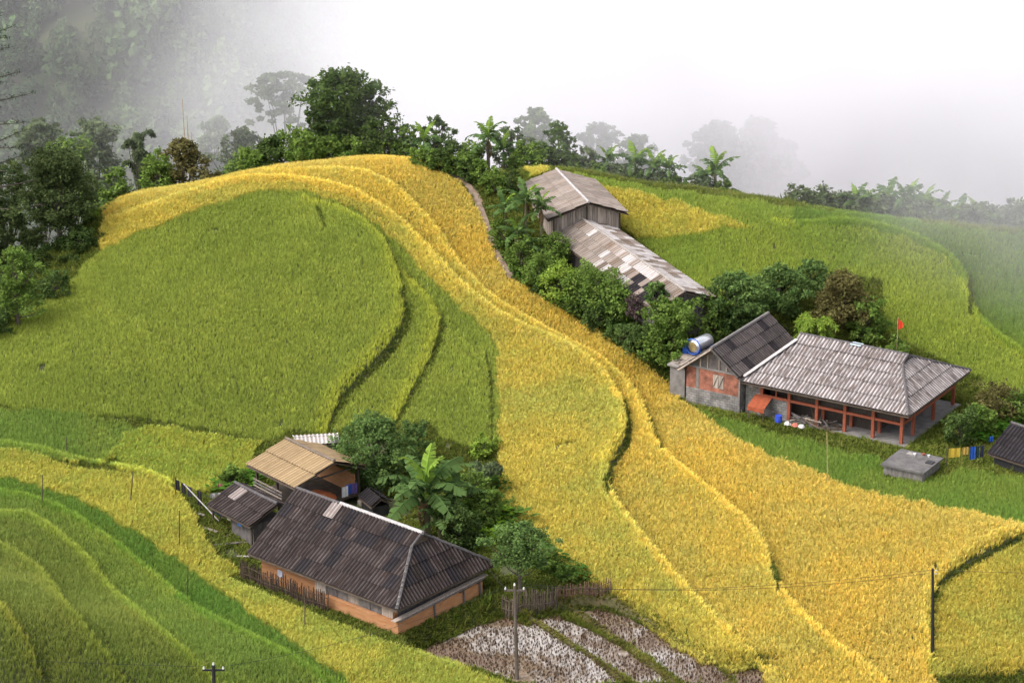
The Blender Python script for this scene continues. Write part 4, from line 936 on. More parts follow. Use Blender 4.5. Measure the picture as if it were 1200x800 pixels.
def tree(name, label, u, vtop, wpx, leaf='mid', y=None, vbase=None, back=None, style='broad', cb=.25, size=.34, dens=1.0, group=None, cat='tree', sink=0.0):
    SEED[0] += 1; r = np.random.default_rng(500+SEED[0]); rr = random.Random(900+SEED[0])
    if vbase is not None: g = hit(u, vbase); x, y = g.x, g.y
    else:
        if y is None: y = crest_y(u)+(back or 3)
        g = aty(u, vtop+60, y); x = g.x
    zg = hz(x, y)-.1-sink; top = aty(u, vtop, y).z; H = max(1.0, top-zg); D = math.hypot(y, CAMZ-zg); R = wpx/2/(F/D)
    root = empty(name, (x, y, zg)); tag(root, label, cat, group)
    if style == 'broad' and y > 283: cb = max(cb, 1-2.6*R/H)
    zc0 = H*cb; cent, rad = [], []; tr = MB()
    if style == 'broad':
        nb = int(58*dens*max(.6, min(1.6, R*H/14)))+14
        for k in range(nb):
            t = (k+.5)/nb; hgt = zc0+(H-zc0)*(.04+.92*t); prof = math.sin(math.pi*min(1, (.16+.76*t)))**.55*(.86+.26*math.sin(t*9+SEED[0]))
            a = k*2.4+rr.uniform(-.5, .5); q = R*max(.12, prof)*rr.uniform(.3, 1.02)*(1+.18*math.sin(a*2+SEED[0])+.12*math.sin(a*3+2*SEED[0]))
            cent.append((q*math.cos(a), q*math.sin(a), hgt)); rad.append(R*rr.uniform(.11, .27)*(1.1-.35*t))
    elif style == 'dense':
        lob = lambda a: 1+.2*math.sin(a*2+SEED[0])+.15*math.sin(a*3+2*SEED[0])
        nb = int(52*dens*max(.6, min(1.8, R*H/6)))+14
        for k in range(nb):
            z = rr.uniform(-.9, 1); a = rr.uniform(0, 6.28); q = math.sqrt(max(0, 1-z*z)); k9 = rr.uniform(.55, .95)
            cent.append((R*k9*q*math.cos(a)*lob(a), R*k9*q*math.sin(a)*lob(a), max(.15, zc0+(H-zc0)*(.5+.52*k9*z)*rr.uniform(.8, 1.08)))); rad.append(min(R, H*.5)*rr.uniform(.14, .36))
    elif style == 'flat':
        nb = int(60*dens)
        for k in range(nb):
            a = rr.uniform(0, 6.28); q = R*math.sqrt(rr.random()); tier = 1-rr.choice((.03, .03, .12, .22, .34))*min(1, 3.2*R/H)
            cent.append((q*math.cos(a), q*math.sin(a), H*tier*(1-.06*(q/R)**2))); rad.append(R*rr.uniform(.10, .20))
    elif style == 'weep':
        for s in range(16):
            a = rr.uniform(0, 6.28); top_ = H*rr.uniform(.72, 1.0); Hs = min(H, 3.2*R+.6)
            for k in range(11):
                t = k/10; q = R*(.1+.9*t**1.4)*rr.uniform(.85, 1.05); cent.append((q*math.cos(a), q*math.sin(a), top_-Hs*(.42*(1-t)**2+.38*max(0, t-.45)**1.5))); rad.append(R*.15)
    elif style == 'pine':
        for k in range(13):
            z = H*(.22+.76*k/12); q = R*(1.05-.72*k/12)*rr.uniform(.7, 1.1); a0 = k*1.9
            for b in range(4):
                a = a0+b*1.57+rr.uniform(-.4, .4)
                for s in (.35, .6, .82, 1.0): cent.append((q*s*math.cos(a), q*s*math.sin(a), z+q*.10*s*s)); rad.append(.32+.35*s*(1-s)+.12)
                tr.tube([(0, 0, z-.3), (q*.5*math.cos(a), q*.5*math.sin(a), z), (q*math.cos(a), q*math.sin(a), z+q*.08)], [.09, .06, .02], 5)
    # trunk and limbs
    rt = max(.05, min(.22, H*.018+R*.012)); bx, by = rr.uniform(-.3, .3), rr.uniform(-.3, .3)
    hh = H*(.96 if style == 'pine' else .72)
    tr.tube([(0, 0, -.3), (bx*.3, by*.3, hh*.3), (bx, by, hh*.65), (bx*.6, by*.6, hh)], [rt*1.25, rt, rt*.7, rt*.25], 7)
    if style in ('broad', 'flat', 'weep', 'dense'):
        for k in range(0, len(cent), max(1, len(cent)//12)):
            c = Vector(cent[k]); s = Vector((bx*.6, by*.6, min(hh*.9, max(H*.12, c.z*.55)))); mdl = s.lerp(c, .55)+Vector((0, 0, -.08*R)); tr.tube([s, mdl, c], [rt*.5, rt*.33, rt*.1], 5)
    tr.build('trunk', BARK, root)
    per = int({'pine': 26, 'weep': 44}.get(style, 40)*(dens if dens > 1 else 1))
    v, f, sh = leaf_cloud(cent, rad, per, size, r, droop=.9 if style == 'weep' else .15, narrow={'weep': .22, 'pine': .16}.get(style, .55), squash={'flat': .45, 'pine': .5}.get(style, .75))
    o = link(bpy.data.objects.new('crown', np_mesh('crown', v, f, LM(leaf), sh)), root)
    return root

# banana plants: every leaf is a part
def banana_leaf_mesh(seed, m):
    r = random.Random(seed); bm = bmesh.new(); n = 13; lay = bm.verts.layers.float.new('shade'); mids = []
    for k in range(n+1):
        t = k/n; mids.append(Vector((t*(1-.10*t), 0, .16*t-.50*t**2.4)))
    for side in (-1, 1):
        for k in range(n):
            t0, t1 = k/n, (k+1)/n
            if t1 < .1: continue
            w = lambda t: .150*math.sin(math.pi*min(1, .06+t*.93))**.6
            if r.random() < .45: gap = .5
            else: gap = .0
            a, b = mids[k], mids[k+1]; fold = .05+.22*r.random()
            q = [a, b, Vector((b.x-gap*.05+.01, side*w(t1), b.z-fold*.6)), Vector((a.x+gap*.05+.01, side*w(t0), a.z-fold*.6))]
            vs = [bm.verts.new(x) for x in (q if side > 0 else q[::-1])]; s = r.uniform(.3, .8)
            for v in vs: v[lay] = s
            bm.faces.new(vs)
    for k in range(n):
        a, b = mids[k], mids[k+1]; w0 = .016*(1-k/n)+.003
        vs = [bm.verts.new(x) for x in (a+Vector((0, -w0, .006)), b+Vector((0, -w0, .006)), b+Vector((0, w0, .006)), a+Vector((0, w0, .006)))]
        for v in vs: v[lay] = 1.0
        bm.faces.new(vs)
    return bm_mesh(bm, 'leaf', m)
BL = leaf_mat('banana_leaf', (.05, .095, .028), (.095, .145, .045), .32); BLY = leaf_mat('banana_leaf_young', (.13, .22, .03), (.20, .28, .05), .4); BLD = leaf_mat('banana_leaf_dry', (.20, .13, .07), (.14, .09, .05), .2); BST = mat('banana_stem', (.14, .15, .06), (.10, .08, .05), scale=3, stretch=(2, 2, .5))
BLS = [banana_leaf_mesh(40+k, BL) for k in range(4)]; BLY_ = [banana_leaf_mesh(60+k, BLY) for k in range(2)]; BLD_ = [banana_leaf_mesh(70+k, BLD) for k in range(2)]
BSTEM = MB().tube([(0, 0, -.3), (.02, 0, .4), (0, .01, .75), (0, 0, 1.0)], [.15, .13, .10, .06], 8).build('stem', BST); BSTEM_ME = BSTEM.data; bpy.data.objects.remove(BSTEM)
def banana(label, u, vtop, y=None, vbase=None, back=3, scale=1.0, nleaf=9, group=None, dry=1, yaw=None, young=1):
    SEED[0] += 1; r = random.Random(3000+SEED[0])
    if vbase is not None: g = hit(u, vbase); x, y = g.x, g.y
    else:
        y = y or crest_y(u)+back; x = aty(u, vtop+40, y).x
    zg = hz(x, y); H = max(2.0, aty(u, vtop, y).z-zg); st = max(.7, H-1.75*scale)
    root = empty('banana_plant', (x, y, zg)); tag(root, label, 'banana plant', group)
    s = link(bpy.data.objects.new('stem', BSTEM_ME), root); s.scale = (1.1*scale, 1.1*scale, st)
    a0 = r.uniform(0, 6.28)
    for k in range(nleaf):
        isy = k < young; me = r.choice(BLY_ if isy else BLS)
        o = link(bpy.data.objects.new('leaf', me), root); el = r.uniform(1.25, 1.5) if isy else 1.25-1.45*(k/nleaf)+r.uniform(-.18, .18); L = scale*r.uniform(1.75, 2.3)*(.85 if isy else 1)
        o.location = (0, 0, st-.05-.25*k/nleaf); o.rotation_euler = (r.uniform(-.4, .4), -el, a0+k*2.4+r.uniform(-.3, .3)); o.scale = (L, L*1.15, L)
    for k in range(dry):
        o = link(bpy.data.objects.new('dry_leaf', r.choice(BLD_)), root); L = scale*r.uniform(1.1, 1.6); o.location = (0, 0, st-.3); o.rotation_euler = (0, 1.1, r.uniform(0, 6.28)); o.scale = (L, L*.7, L)
    return root

T = tree
# crest of the ridge behind the gold
T('crest_tree', 'tall dark broad tree with layered crown, tallest on the crest', 402, 82, 104, 'dark', back=8, cb=.25, size=.40, dens=2.0)
T('flat_tree', 'flat topped pale tree in the mist beside the tallest crest tree', 335, 84, 84, 'grey', y=318, style='flat', cb=.6, size=.5, dens=1.5)
T('crest_shrub', 'bright bush at the foot of the tallest crest tree', 350, 148, 64, 'mid', back=4, style='dense', cb=.15)
T('crest_shrub', 'dark upright bush at the end of the crest hedge by the mist', 318, 158, 38, 'dark', back=4, style='dense', cb=.1)
T('crest_shrub', 'low leafy bush under the tallest crest tree', 385, 160, 50, 'mid', back=4, style='dense', cb=.1)
T('crest_tree', 'rounded tree with reddish stems between tall tree and bananas', 450, 134, 66, 'dark', back=5, cb=.15)
T('crest_tree', 'leafy small tree beside the crest banana plant', 478, 146, 40, 'mid', back=5, cb=.15)
T('crest_tree', 'dark spreading tree behind the crest banana plant', 512, 136, 42, 'dark', back=7, cb=.3)
for k, (u, v, w) in enumerate(((498, 168, 38), (516, 172, 38), (534, 176, 38), (550, 181, 34), (564, 186, 30))):
    T('hedge_shrub', 'clipped looking green shrub in the hedge along the dirt path', u, v, w, ('mid', 'dark')[k % 2], vbase=v+30, style='dense', cb=.0, size=.26, group='hedge beside the dirt path', cat='shrub')
T('crest_tree', 'greyish bush behind the ragged crest banana', 598, 148, 50, 'grey', back=8, cb=.2)
T('crest_tree', 'pale rounded tree half lost in fog above the wooden hut', 628, 126, 48, 'mid', y=301, cb=.3, size=.5)
T('crest_tree', 'dark green tree on the crest right above the wooden hut', 655, 143, 52, 'dark', back=5, cb=.12)
T('crest_shrub', 'low dark bush on the crest above the wooden hut', 620, 165, 46, 'mid', back=3, style='dense', cb=.05, size=.3)
T('crest_shrub', 'small grey green bush next to the crest tree above the hut', 686, 172, 34, 'grey', back=4, style='dense', cb=.05)
T('misty_tree', 'pale round tree in fog behind the hut bananas', 702, 145, 48, 'grey', y=304, cb=.3, size=.5)
T('misty_tree', 'low misty tree between the fog bound bananas', 745, 158, 46, 'grey', y=300, cb=.2, size=.5)
for k, (u, v, w) in enumerate(((842, 142, 70), (888, 138, 72), (915, 165, 50))):
    T('misty_tree', ('ghostly tree in the fog just behind the banana standing apart', 'tallest ghostly tree deep in the fog', 'lowest ghostly tree deep in the fog')[k], u, v, w, 'dark', y=325+4*k, cb=.1, size=.7, dens=1.6, group='ghostly trees in the fog')
for k, (u, v, w) in enumerate(((935, 216, 40), (962, 220, 36), (985, 224, 36), (1172, 240, 40), (1198, 236, 50))):
    T('misty_shrub', 'low misty shrub in the line along the far field edge', u, v, w, 'grey', back=4, style='dense', cb=.0, size=.4, group='shrubs along the far field edge', cat='shrub')
for k, (u, v, w, c, b, l) in enumerate(((372, 128, 60, 'dark', 7, 'dark tree half behind the tallest crest tree, on its misty side'), (428, 112, 60, 'dark', 10, 'dark tree half behind the tallest crest tree, on its fog side'), (300, 168, 44, 'mid', 5, 'bush at the misty end of the crest hedge'), (415, 158, 54, 'mid', 4, 'round bush under the fog side of the tallest crest tree'), (466, 160, 44, 'mid', 4, 'bush just below the crest bananas'), (530, 158, 44, 'dark', 5, 'bush between the two crest bananas'), (552, 166, 40, 'mid', 4, 'bush at the foot of the ragged crest banana'), (640, 170, 44, 'dark', 4, 'bush under the crest tree above the hut'), (672, 176, 36, 'mid', 4, 'low bush beside the crest tree above the hut'))):
    T('crest_bush', l, u, v, w, c, back=b, style='dense' if b < 6 else 'broad', cb=.05, size=.32, cat='bush')
for k, u in enumerate(range(1000, 1170, 17)):
    T('misty_shrub', 'misty leafy shrub under the banana row at the far field edge', u, crest_v(u)-20-6*(k % 3), 34, ('grey', 'mid')[k % 2], back=3+k % 2, style='dense', cb=.0, size=.4, group='shrubs under the misty banana row', cat='shrub')
for k, u in enumerate((700, 722, 745, 768, 790, 818, 848)):
    T('crest_bush', 'low bush at the feet of the crest bananas behind the yellow tongue', u, crest_v(u)-14-5*(k % 2), 32, ('mid', 'grey')[k % 2], back=3, style='dense', cb=.0, size=.34, group='bushes at the feet of the crest bananas', cat='bush')
# left side
T('dark_tree', 'big dark dense tree at the left shoulder of the mound', 68, 176, 108, 'deep', y=258, cb=.22, size=.30, dens=2.0)
T('dark_tree', 'dark tree crowding behind the big shoulder tree', 12, 186, 76, 'deep', y=264, cb=.1, size=.32, dens=1.5)
T('slope_shrub', 'dark bush between the big dark tree and the mound rice', 96, 268, 44, 'dark', y=255, style='dense', cb=.0, size=.26)
T('slope_tree', 'brighter green small tree below the big dark tree', 22, 288, 62, 'mid', vbase=384, cb=.2, size=.26, dens=1.3)
T('slope_shrub', 'dark shrub on the shaded bank below the big tree', 62, 315, 48, 'dark', vbase=350, style='dense', cb=.0, size=.26)
T('slope_shrub', 'deep green shrub where the bank meets the frame of fields', -8, 350, 60, 'dark', vbase=392, style='dense', cb=.0, size=.28)
T('slope_shrub', 'yellowish sprig bush at the tip of the golden field', 108, 240, 28, 'bright', y=262, style='dense', cb=.1, size=.3)
T('slope_tree', 'shadowy tree low on the left slope behind the small bright one', 40, 268, 60, 'deep', y=259, cb=.05, size=.28, dens=1.3)
T('dark_tree', 'dark tree at the outer edge below the conifer', -22, 215, 84, 'deep', y=259, cb=.05, size=.3, dens=1.3)
T('pine_tree', 'conifer with dark layered boughs on the left slope', -30, -70, 150, 'pine', y=256, style='pine', size=.34)
T('weeping_bamboo', 'drooping pale bamboo clump in thin mist behind the mound', 163, 148, 44, 'grey', y=288, style='weep', size=.5)
T('round_tree', 'rounded dusky tree behind the left end of the golden field', 216, 162, 78, 'brown', y=280, cb=.1, size=.36, dens=1.4)
T('round_tree', 'green bush beside the dusky rounded tree', 186, 176, 50, 'mid', y=278, style='dense', cb=.05)
T('misty_tree', 'misty pale tree left of the drooping bamboo', 112, 140, 84, 'grey', y=312, cb=.2, size=.5, dens=1.2)
T('misty_tree', 'misty green tree behind the big dark tree', 80, 160, 70, 'mid', y=300, cb=.1, size=.45)
T('misty_tree', 'faint leaning tree beyond the misty pale tree', 48, 140, 60, 'grey', y=335, cb=.2, size=.6)
T('misty_tree', 'pale misty tree between bamboo and flat topped tree', 285, 148, 70, 'grey', y=304, cb=.15, size=.5)
T('misty_tree', 'faint round tree above the dusky rounded tree', 255, 138, 60, 'grey', y=330, cb=.2, size=.6)
T('misty_tree', 'misty low bush beside the golden field end', 140, 196, 56, 'mid', y=282, style='dense', cb=.0, size=.4)
T('misty_tree', 'pale bush between dusky tree and crest bushes', 280, 176, 56, 'mid', y=290, style='dense', cb=.0, size=.4)
def bamboo_pole(label, u, vtop, y):
    g = aty(u, 200, y); z = hz(g.x, y); top = aty(u, vtop, y).z; o = empty('bamboo', (g.x, y, z)); tag(o, label, 'bamboo', 'bare bamboo canes in mist')
    for k in range(3): MB().tube([(k*.35, 0, -.2), (k*.35+.1, 0, (top-z)*.6), (k*.4, 0, (top-z)*(1-.12*k))], [.09, .07, .03], 6).build('cane', BAMBOO_P, o)
bamboo_pole('slender bare bamboo canes rising out of the dusky tree', 217, 116, 284)
# between the houses
T('yard_tree', 'leafy tree tangle beside the steel water tank', 786, 352, 86, 'mid', vbase=428, cb=.1, size=.30, dens=1.5)
T('yard_tree', 'low bush below the hall at the edge of the gold', 752, 378, 44, 'dark', vbase=420, style='dense', cb=.0, size=.26)
T('yard_tree', 'broad dark leafed tree right behind the brick house', 862, 320, 84, 'blue', y=244, cb=.1, size=.34, dens=1.6)
T('yard_tree', 'tall bluish green tree rising behind the brick roof ridge', 912, 312, 72, 'blue', y=248, cb=.1, size=.34, dens=1.5)
T('yard_tree', 'leafy treetop between brick roof and green slope', 950, 306, 56, 'blue', y=252, cb=.1, size=.32)
T('yard_tree', 'brownish tree behind the pale weathered roof', 986, 322, 84, 'brown', y=245, cb=.15, size=.28, dens=1.7)
T('yard_tree', 'green tree at the outer end of the grove behind the pale roof', 1016, 350, 56, 'mid', y=243, cb=.1, size=.3, dens=1.2)
T('yard_tree', 'bushy crown low over the brick house roof', 838, 345, 60, 'mid', y=243, cb=.05, size=.3)
T('yard_shrub', 'light fronded shrub just over the pale roof ridge', 952, 362, 48, 'bright', y=241, style='weep', cb=.05, size=.5)
T('yard_shrub', 'small climbing shrub beside the red flag', 1046, 392, 36, 'mid', y=240, style='dense', cb=.05, size=.26)
T('yard_shrub', 'dense rounded bush between bananas and the hall', 648, 264, 44, 'mid', vbase=310, style='dense', cb=.0, size=.24)
T('yard_tree', 'slim dark sapling at the bend of the dirt path', 600, 182, 26, 'dark', vbase=232, cb=.1, size=.26)
for k, (u, v, w, b, c) in enumerate(((634, 306, 48, 338, 'mid'), (660, 318, 54, 356, 'bright'), (690, 314, 56, 366, 'mid'), (712, 332, 50, 378, 'mid'), (676, 342, 46, 366, 'dark'), (612, 288, 40, 318, 'mid'), (702, 358, 44, 384, 'dark'), (590, 262, 30, 290, 'mid'), (580, 205, 30, 226, 'mid'), (640, 330, 36, 346, 'dark'), (728, 385, 36, 404, 'dark'))):
    T('bank_shrub', 'leafy shrub on the bank below the long hall', u, v-9, w*1.15, c, vbase=b, style='dense', cb=.0, size=.26, group='shrubs on the bank below the hall', cat='shrub')
T('papaya_tree', 'slender papaya like tree against the near end of the hall', 768, 330, 34, 'blue', vbase=392, cb=.55, size=.34)
T('yard_shrub', 'purplish twiggy shrub against the hall roof', 745, 344, 32, 'purple', vbase=384, style='dense', cb=.3, size=.2)
for k, (u, v, w, b, c, l) in enumerate(((1170, 446, 62, 492, 'brown', 'dusky brownish bush right of the red posted house'), (1124, 474, 40, 522, 'dark', 'leggy green shrub at the corner of the red posted house'), (1148, 470, 36, 512, 'mid', 'light green shrub between the dusky bush and red posts'), (1200, 455, 44, 500, 'mid', 'green bush behind the black roofed hut'))):
    T('yard_shrub', l, u, v, w, c, vbase=b, style='dense', cb=.0, size=.25, cat='shrub')
# round the mud house
T('garden_tree', 'soft leafed tree behind the tan shed', 438, 487, 96, 'blue', vbase=572, cb=.12, size=.26, dens=1.8)
T('garden_tree', 'soft leafed smaller tree touching the mound rice', 486, 492, 56, 'blue', vbase=556, cb=.12, size=.26, dens=1.2)
T('garden_shrub', 'dark bush beside the big banana plant', 570, 562, 38, 'mid', vbase=618, style='dense', cb=.0, size=.26, dens=1.4)
T('garden_shrub', 'dark bush squeezed between banana plant and dark roof', 540, 590, 50, 'dark', vbase=648, style='dense', cb=.0, size=.26, dens=1.2)
T('garden_shrub', 'bush with light tips above the herb patch', 548, 548, 44, 'mid', vbase=596, style='dense', cb=.0, size=.26)
T('feathery_tree', 'feathery small tree over the bamboo fence by the paddies', 610, 613, 80, 'blue', vbase=696, cb=.42, size=.22, dens=1.6)
T('garden_shrub', 'low dark shrub row start along the golden rice', 640, 642, 36, 'mid', vbase=668, style='dense', cb=.0, size=.24)
T('garden_shrub', 'small shrub tucked beside the long bamboo fence', 664, 660, 34, 'mid', vbase=682, style='dense', cb=.0, size=.24)
T('spiky_plant', 'pale spiky leafed plant at the edge of the golden rice', 568, 540, 36, 'grey', vbase=578, style='weep', cb=.0, size=.55, cat='plant')
T('garden_shrub', 'yellow green bush at the foot of the mound path', 566, 508, 34, 'bright', vbase=536, style='dense', cb=.0, size=.24)
T('garden_shrub', 'broad leafed bush between tan shed and yellow rice patch', 272, 548, 34, 'mid', vbase=572, style='dense', cb=.0, size=.34)
# bananas
banana('largest banana plant with wide arching leaves behind the mud house', 500, 522, vbase=632, scale=2.05, nleaf=17, dry=2, young=3)
banana('lower banana plant in front of the largest one, by the dark roof', 515, 575, vbase=640, scale=1.25, nleaf=9)
banana('banana plant leaning right of the largest one', 532, 545, vbase=622, scale=1.4, nleaf=9)
for k, (u, v, b, sc) in enumerate(((592, 222, 290, 1.0), (616, 205, 300, 1.25), (634, 218, 300, 1.1), (606, 248, 304, 1.0), (622, 268, 312, .8))):
    banana(('pale leafed banana plant of the hut clump nearest the dirt path', 'tallest banana plant of the clump beside the wooden hut', 'banana plant whose leaves overlap the wooden hut roof', 'short banana plant under the tall ones of the hut clump', 'smallest banana plant below the hut clump')[k], u, v, vbase=b, scale=sc, nleaf=10, dry=3, group='banana clump beside the hut')
banana('banana plant with upright yellow leaf among the crest trees', 497, 138, back=4, scale=1.25, nleaf=9, young=3)
banana('ragged banana plant standing clear on the crest above the path', 572, 134, back=4, scale=1.3, nleaf=10, young=2, dry=3)
banana('ragged smaller banana beside the clear crest one', 590, 152, back=5, scale=1.1, nleaf=8, dry=2)
for k, (u, v, sc) in enumerate(((712, 166, 1.0), (744, 164, 1.3), (766, 170, 1.2), (784, 176, 1.0), (838, 172, 1.35), (826, 188, 1.0))):
    banana(('small banana plant on the crest next to the hut bushes', 'tallest banana plant of the crest group behind the yellow rice tongue', 'spreading banana plant in the middle of the crest group', 'banana plant at the outer end of the crest group of four', 'big banana plant standing apart before the ghostly foggy trees', 'small banana shoot at the foot of the one standing apart')[k], u, v, back=4, scale=sc, nleaf=10, group='bananas behind the yellow rice tongue', dry=0, young=2)
for k, (u, v, sc) in enumerate(((1004, 212, 1.2), (1020, 218, 1.1), (1040, 208, 1.25), (1062, 204, 1.3), (1082, 212, 1.2), (1102, 222, 1.1), (1124, 226, 1.2), (1148, 228, 1.2), (1052, 224, 1.0), (1160, 242, 1.0))):
    banana('banana plant in the misty row at the far field edge', u, v, back=4+(k % 3)*1.5, scale=sc, nleaf=10, group='misty banana row', dry=1)
banana('banana sprout at the left frame of dark trees', -6, 300, vbase=352, scale=.9, nleaf=7, dry=0)

# far wooded hillside beyond the valley: one mass
def crown_proto(r):
    vs, fs, tp = [], [], []
    for c in range(16):
        a = r.uniform(0, 6.28); q = r.uniform(0, .75); cz = r.uniform(.25, 1.0); cx, cyy = q*math.cos(a)*(1.2-.6*cz), q*math.sin(a)*(1.2-.6*cz)
        for k in range(26):
            d = Vector((r.gauss(0, 1), r.gauss(0, 1), r.gauss(0, 1))).normalized()*.27*r.random()**.4; p = Vector((cx, cyy, cz))+d; e = Vector((r.gauss(0, 1), r.gauss(0, 1), r.gauss(0, .6))).normalized()*r.uniform(.05, .11); s = e.cross(Vector((r.gauss(0, .5), r.gauss(0, .5), 1))).normalized()*.05
            n = len(vs); vs += [tuple(p-e), tuple(p+s), tuple(p+e), tuple(p-s)]; tp += [1]*4; fs.append((n, n+1, n+2, n+3))
    return vs, fs, tp
P_CROWN = protos('far_crown', crown_proto, 6, clump_mat('far_leaves', (.05, .07, .03), .2))
fx_, fy_ = np.meshgrid(np.arange(-170, 171, 3.4), np.arange(395, 600, 3.6)); fx_ = (fx_+rng.uniform(-1.7, 1.7, fx_.shape)).ravel(); fy_ = (fy_+rng.uniform(-1.9, 1.9, fy_.shape)).ravel()
keep = vnoise(fx_, fy_, 14, 5) > .06; fx_, fy_ = fx_[keep], fy_[keep]; n = len(fx_)
fz = height(fx_, fy_); fa = np.clip((fy_-360)/100, 0, 1); fz = fz+fa*(6*np.sin(fx_*.03+1)*np.sin(fy_*.021)+3*np.sin(fx_*.09+fy_*.05))
q = vnoise(fx_, fy_, 20, 6)[:, None]; cc = (np.array([.04, .075, .028])*(1-q)+np.array([.10, .14, .05])*q)*np.exp(rng.normal(0, .3, n))[:, None]
s3 = np.exp(rng.normal(1.2, .42, n))
tag(scatter('hillside_wood', np.c_[fx_, fy_, fz-.5], cc, np.c_[s3, s3, s3*1.5], P_CROWN, .05), 'far wooded hillside fading into the fog', 'woodland', kind='stuff')
# rough scrub on the hidden back of the ridge, so that the trees there stand in undergrowth
bx_, by_ = np.meshgrid(np.arange(-100, 101, 1.6), np.arange(262, 345, 1.6)); bx_ = (bx_+rng.uniform(-.8, .8, bx_.shape)).ravel(); by_ = (by_+rng.uniform(-.8, .8, by_.shape)).ravel()
cyv = np.array([crest_y(u) for u in np.arange(-300, 1501, 20)]); bu, _ = proj(bx_, by_, height(bx_, by_)); k = (by_ > np.interp(bu, np.arange(-300, 1501, 20), cyv)+2.5) & (rng.random(len(bx_)) < .75)
bx_, by_ = bx_[k], by_[k]; n = len(bx_); q = vnoise(bx_, by_, 6, 8)[:, None]; cc = (np.array([.03, .07, .015])*(1-q)+np.array([.08, .12, .03])*q)*np.exp(rng.normal(0, .25, n))[:, None]; s3 = np.exp(rng.normal(.0, .35, n))*.9
tag(scatter('scrub', np.c_[bx_, by_, height(bx_, by_)-.2], cc, np.c_[s3, s3, s3*.8], P_CROWN, .05), 'low tangled scrub covering the back of the ridge', 'scrub', kind='stuff')

# shrubby bank left of the mound
lx, ly = np.meshgrid(np.arange(-100, -38, .9), np.arange(228, 275, .9)); lx = (lx+rng.uniform(-.45, .45, lx.shape)).ravel(); ly = (ly+rng.uniform(-.45, .45, ly.shape)).ravel(); lz = height(lx, ly); lu, lv = proj(lx, ly, lz)
k = inpoly(lu, lv, [(-400,250),(60,262),(112,262),(112,288),(60,338),(0,382),(-170,440),(-400,520)]) & (rng.random(len(lx)) < .8); lx, ly, lz = lx[k], ly[k], lz[k]; n = len(lx); q = vnoise(lx, ly, 4, 18)[:, None]
cc = (np.array([.03, .055, .015])*(1-q)+np.array([.07, .10, .028])*q)*np.exp(rng.normal(0, .25, n))[:, None]; s3 = np.exp(rng.normal(-.15, .35, n))
tag(scatter('scrub', np.c_[lx, ly, lz-.15], cc, np.c_[s3, s3, s3*.8], P_CROWN, .05), 'dark tangled scrub on the bank left of the mound', 'scrub', kind='stuff')

# ------------------------------------------------------------------ dirt path, flooded paddies, stubble, herbs
def ribbon(name, pts, w, m, lift=.05):
    P = polyline(smooth_pts(pts, 2), .5); vs, fs = [], []
    for i, p in enumerate(P):
        d = (P[min(i+1, len(P)-1)]-P[max(i-1, 0)]).to_2d().normalized(); s = Vector((-d.y, d.x))*w*(.42+.16*math.sin(i*.7)+.08*math.sin(i*2.1))
        for k in (-1, -.35, .35, 1): x, y = p.x+s.x*k, p.y+s.y*k; vs.append((x, y, hz(x, y)+lift+(-.03 if abs(k) < .5 else -.02)))
    for i in range(len(P)-1): fs += [(4*i+k, 4*i+k+1, 4*i+5+k, 4*i+4+k) for k in range(3)]
    o = mesh_obj(name, vs, fs, m, smooth=True); tag(o, kind='structure'); return o
ribbon('path', PATH, 1.0, mat('path_dirt', (.16, .105, .075), (.085, .052, .036), scale=1.5, detail=7, c3=(.23, .175, .14), bump=.5), .10)
def paddy_mat():
    m = bpy.data.materials.new('paddy_water'); m.use_nodes = True; t = m.node_tree; N = t.nodes; L = t.links; b = N['Principled BSDF']
    co = N.new('ShaderNodeTexCoord'); no = N.new('ShaderNodeTexNoise'); no.inputs['Scale'].default_value = .20; no.inputs['Detail'].default_value = 6; L.new(co.outputs['Object'], no.inputs['Vector'])
    n2 = N.new('ShaderNodeTexNoise'); n2.inputs['Scale'].default_value = 2.2; n2.inputs['Detail'].default_value = 5; L.new(co.outputs['Object'], n2.inputs['Vector'])
    ad = N.new('ShaderNodeMath'); ad.operation = 'MULTIPLY_ADD'; ad.inputs[1].default_value = .35; L.new(n2.outputs[0], ad.inputs[0]); L.new(no.outputs[0], ad.inputs[2])
    rp = N.new('ShaderNodeValToRGB'); E = rp.color_ramp.elements; E[0].position = .50; E[0].color = (.13, .08, .05, 1); E[1].position = .76; E[1].color = (.36, .32, .29, 1)  # pale end of the ramp paints the white sky reflection into the water
    e = E.new(.66); e.color = (.18, .13, .09, 1); L.new(ad.outputs[0], rp.inputs[0]); L.new(rp.outputs[0], b.inputs['Base Color'])
    r2 = N.new('ShaderNodeMapRange'); r2.inputs['From Min'].default_value = .54; r2.inputs['From Max'].default_value = .64; r2.inputs['To Min'].default_value = .6; r2.inputs['To Max'].default_value = .03; L.new(ad.outputs[0], r2.inputs['Value']); L.new(r2.outputs[0], b.inputs['Roughness'])
    b.inputs['Specular IOR Level'].default_value = .9; b.inputs['IOR'].default_value = 1.5
    return m
PM = paddy_mat()
STUB_C = [np.array([.14, .095, .058]), np.array([.085, .056, .037])]
names = ['stubble rows in the flooded paddy beside the mud house', 'stubble rows in the flooded paddy between the two grassy bunds', 'stubble rows in the flooded paddy next to the golden rice', 'stubble in the small brown paddy under the golden lip', 'stubble in the dark paddy below the single dark pole plot']
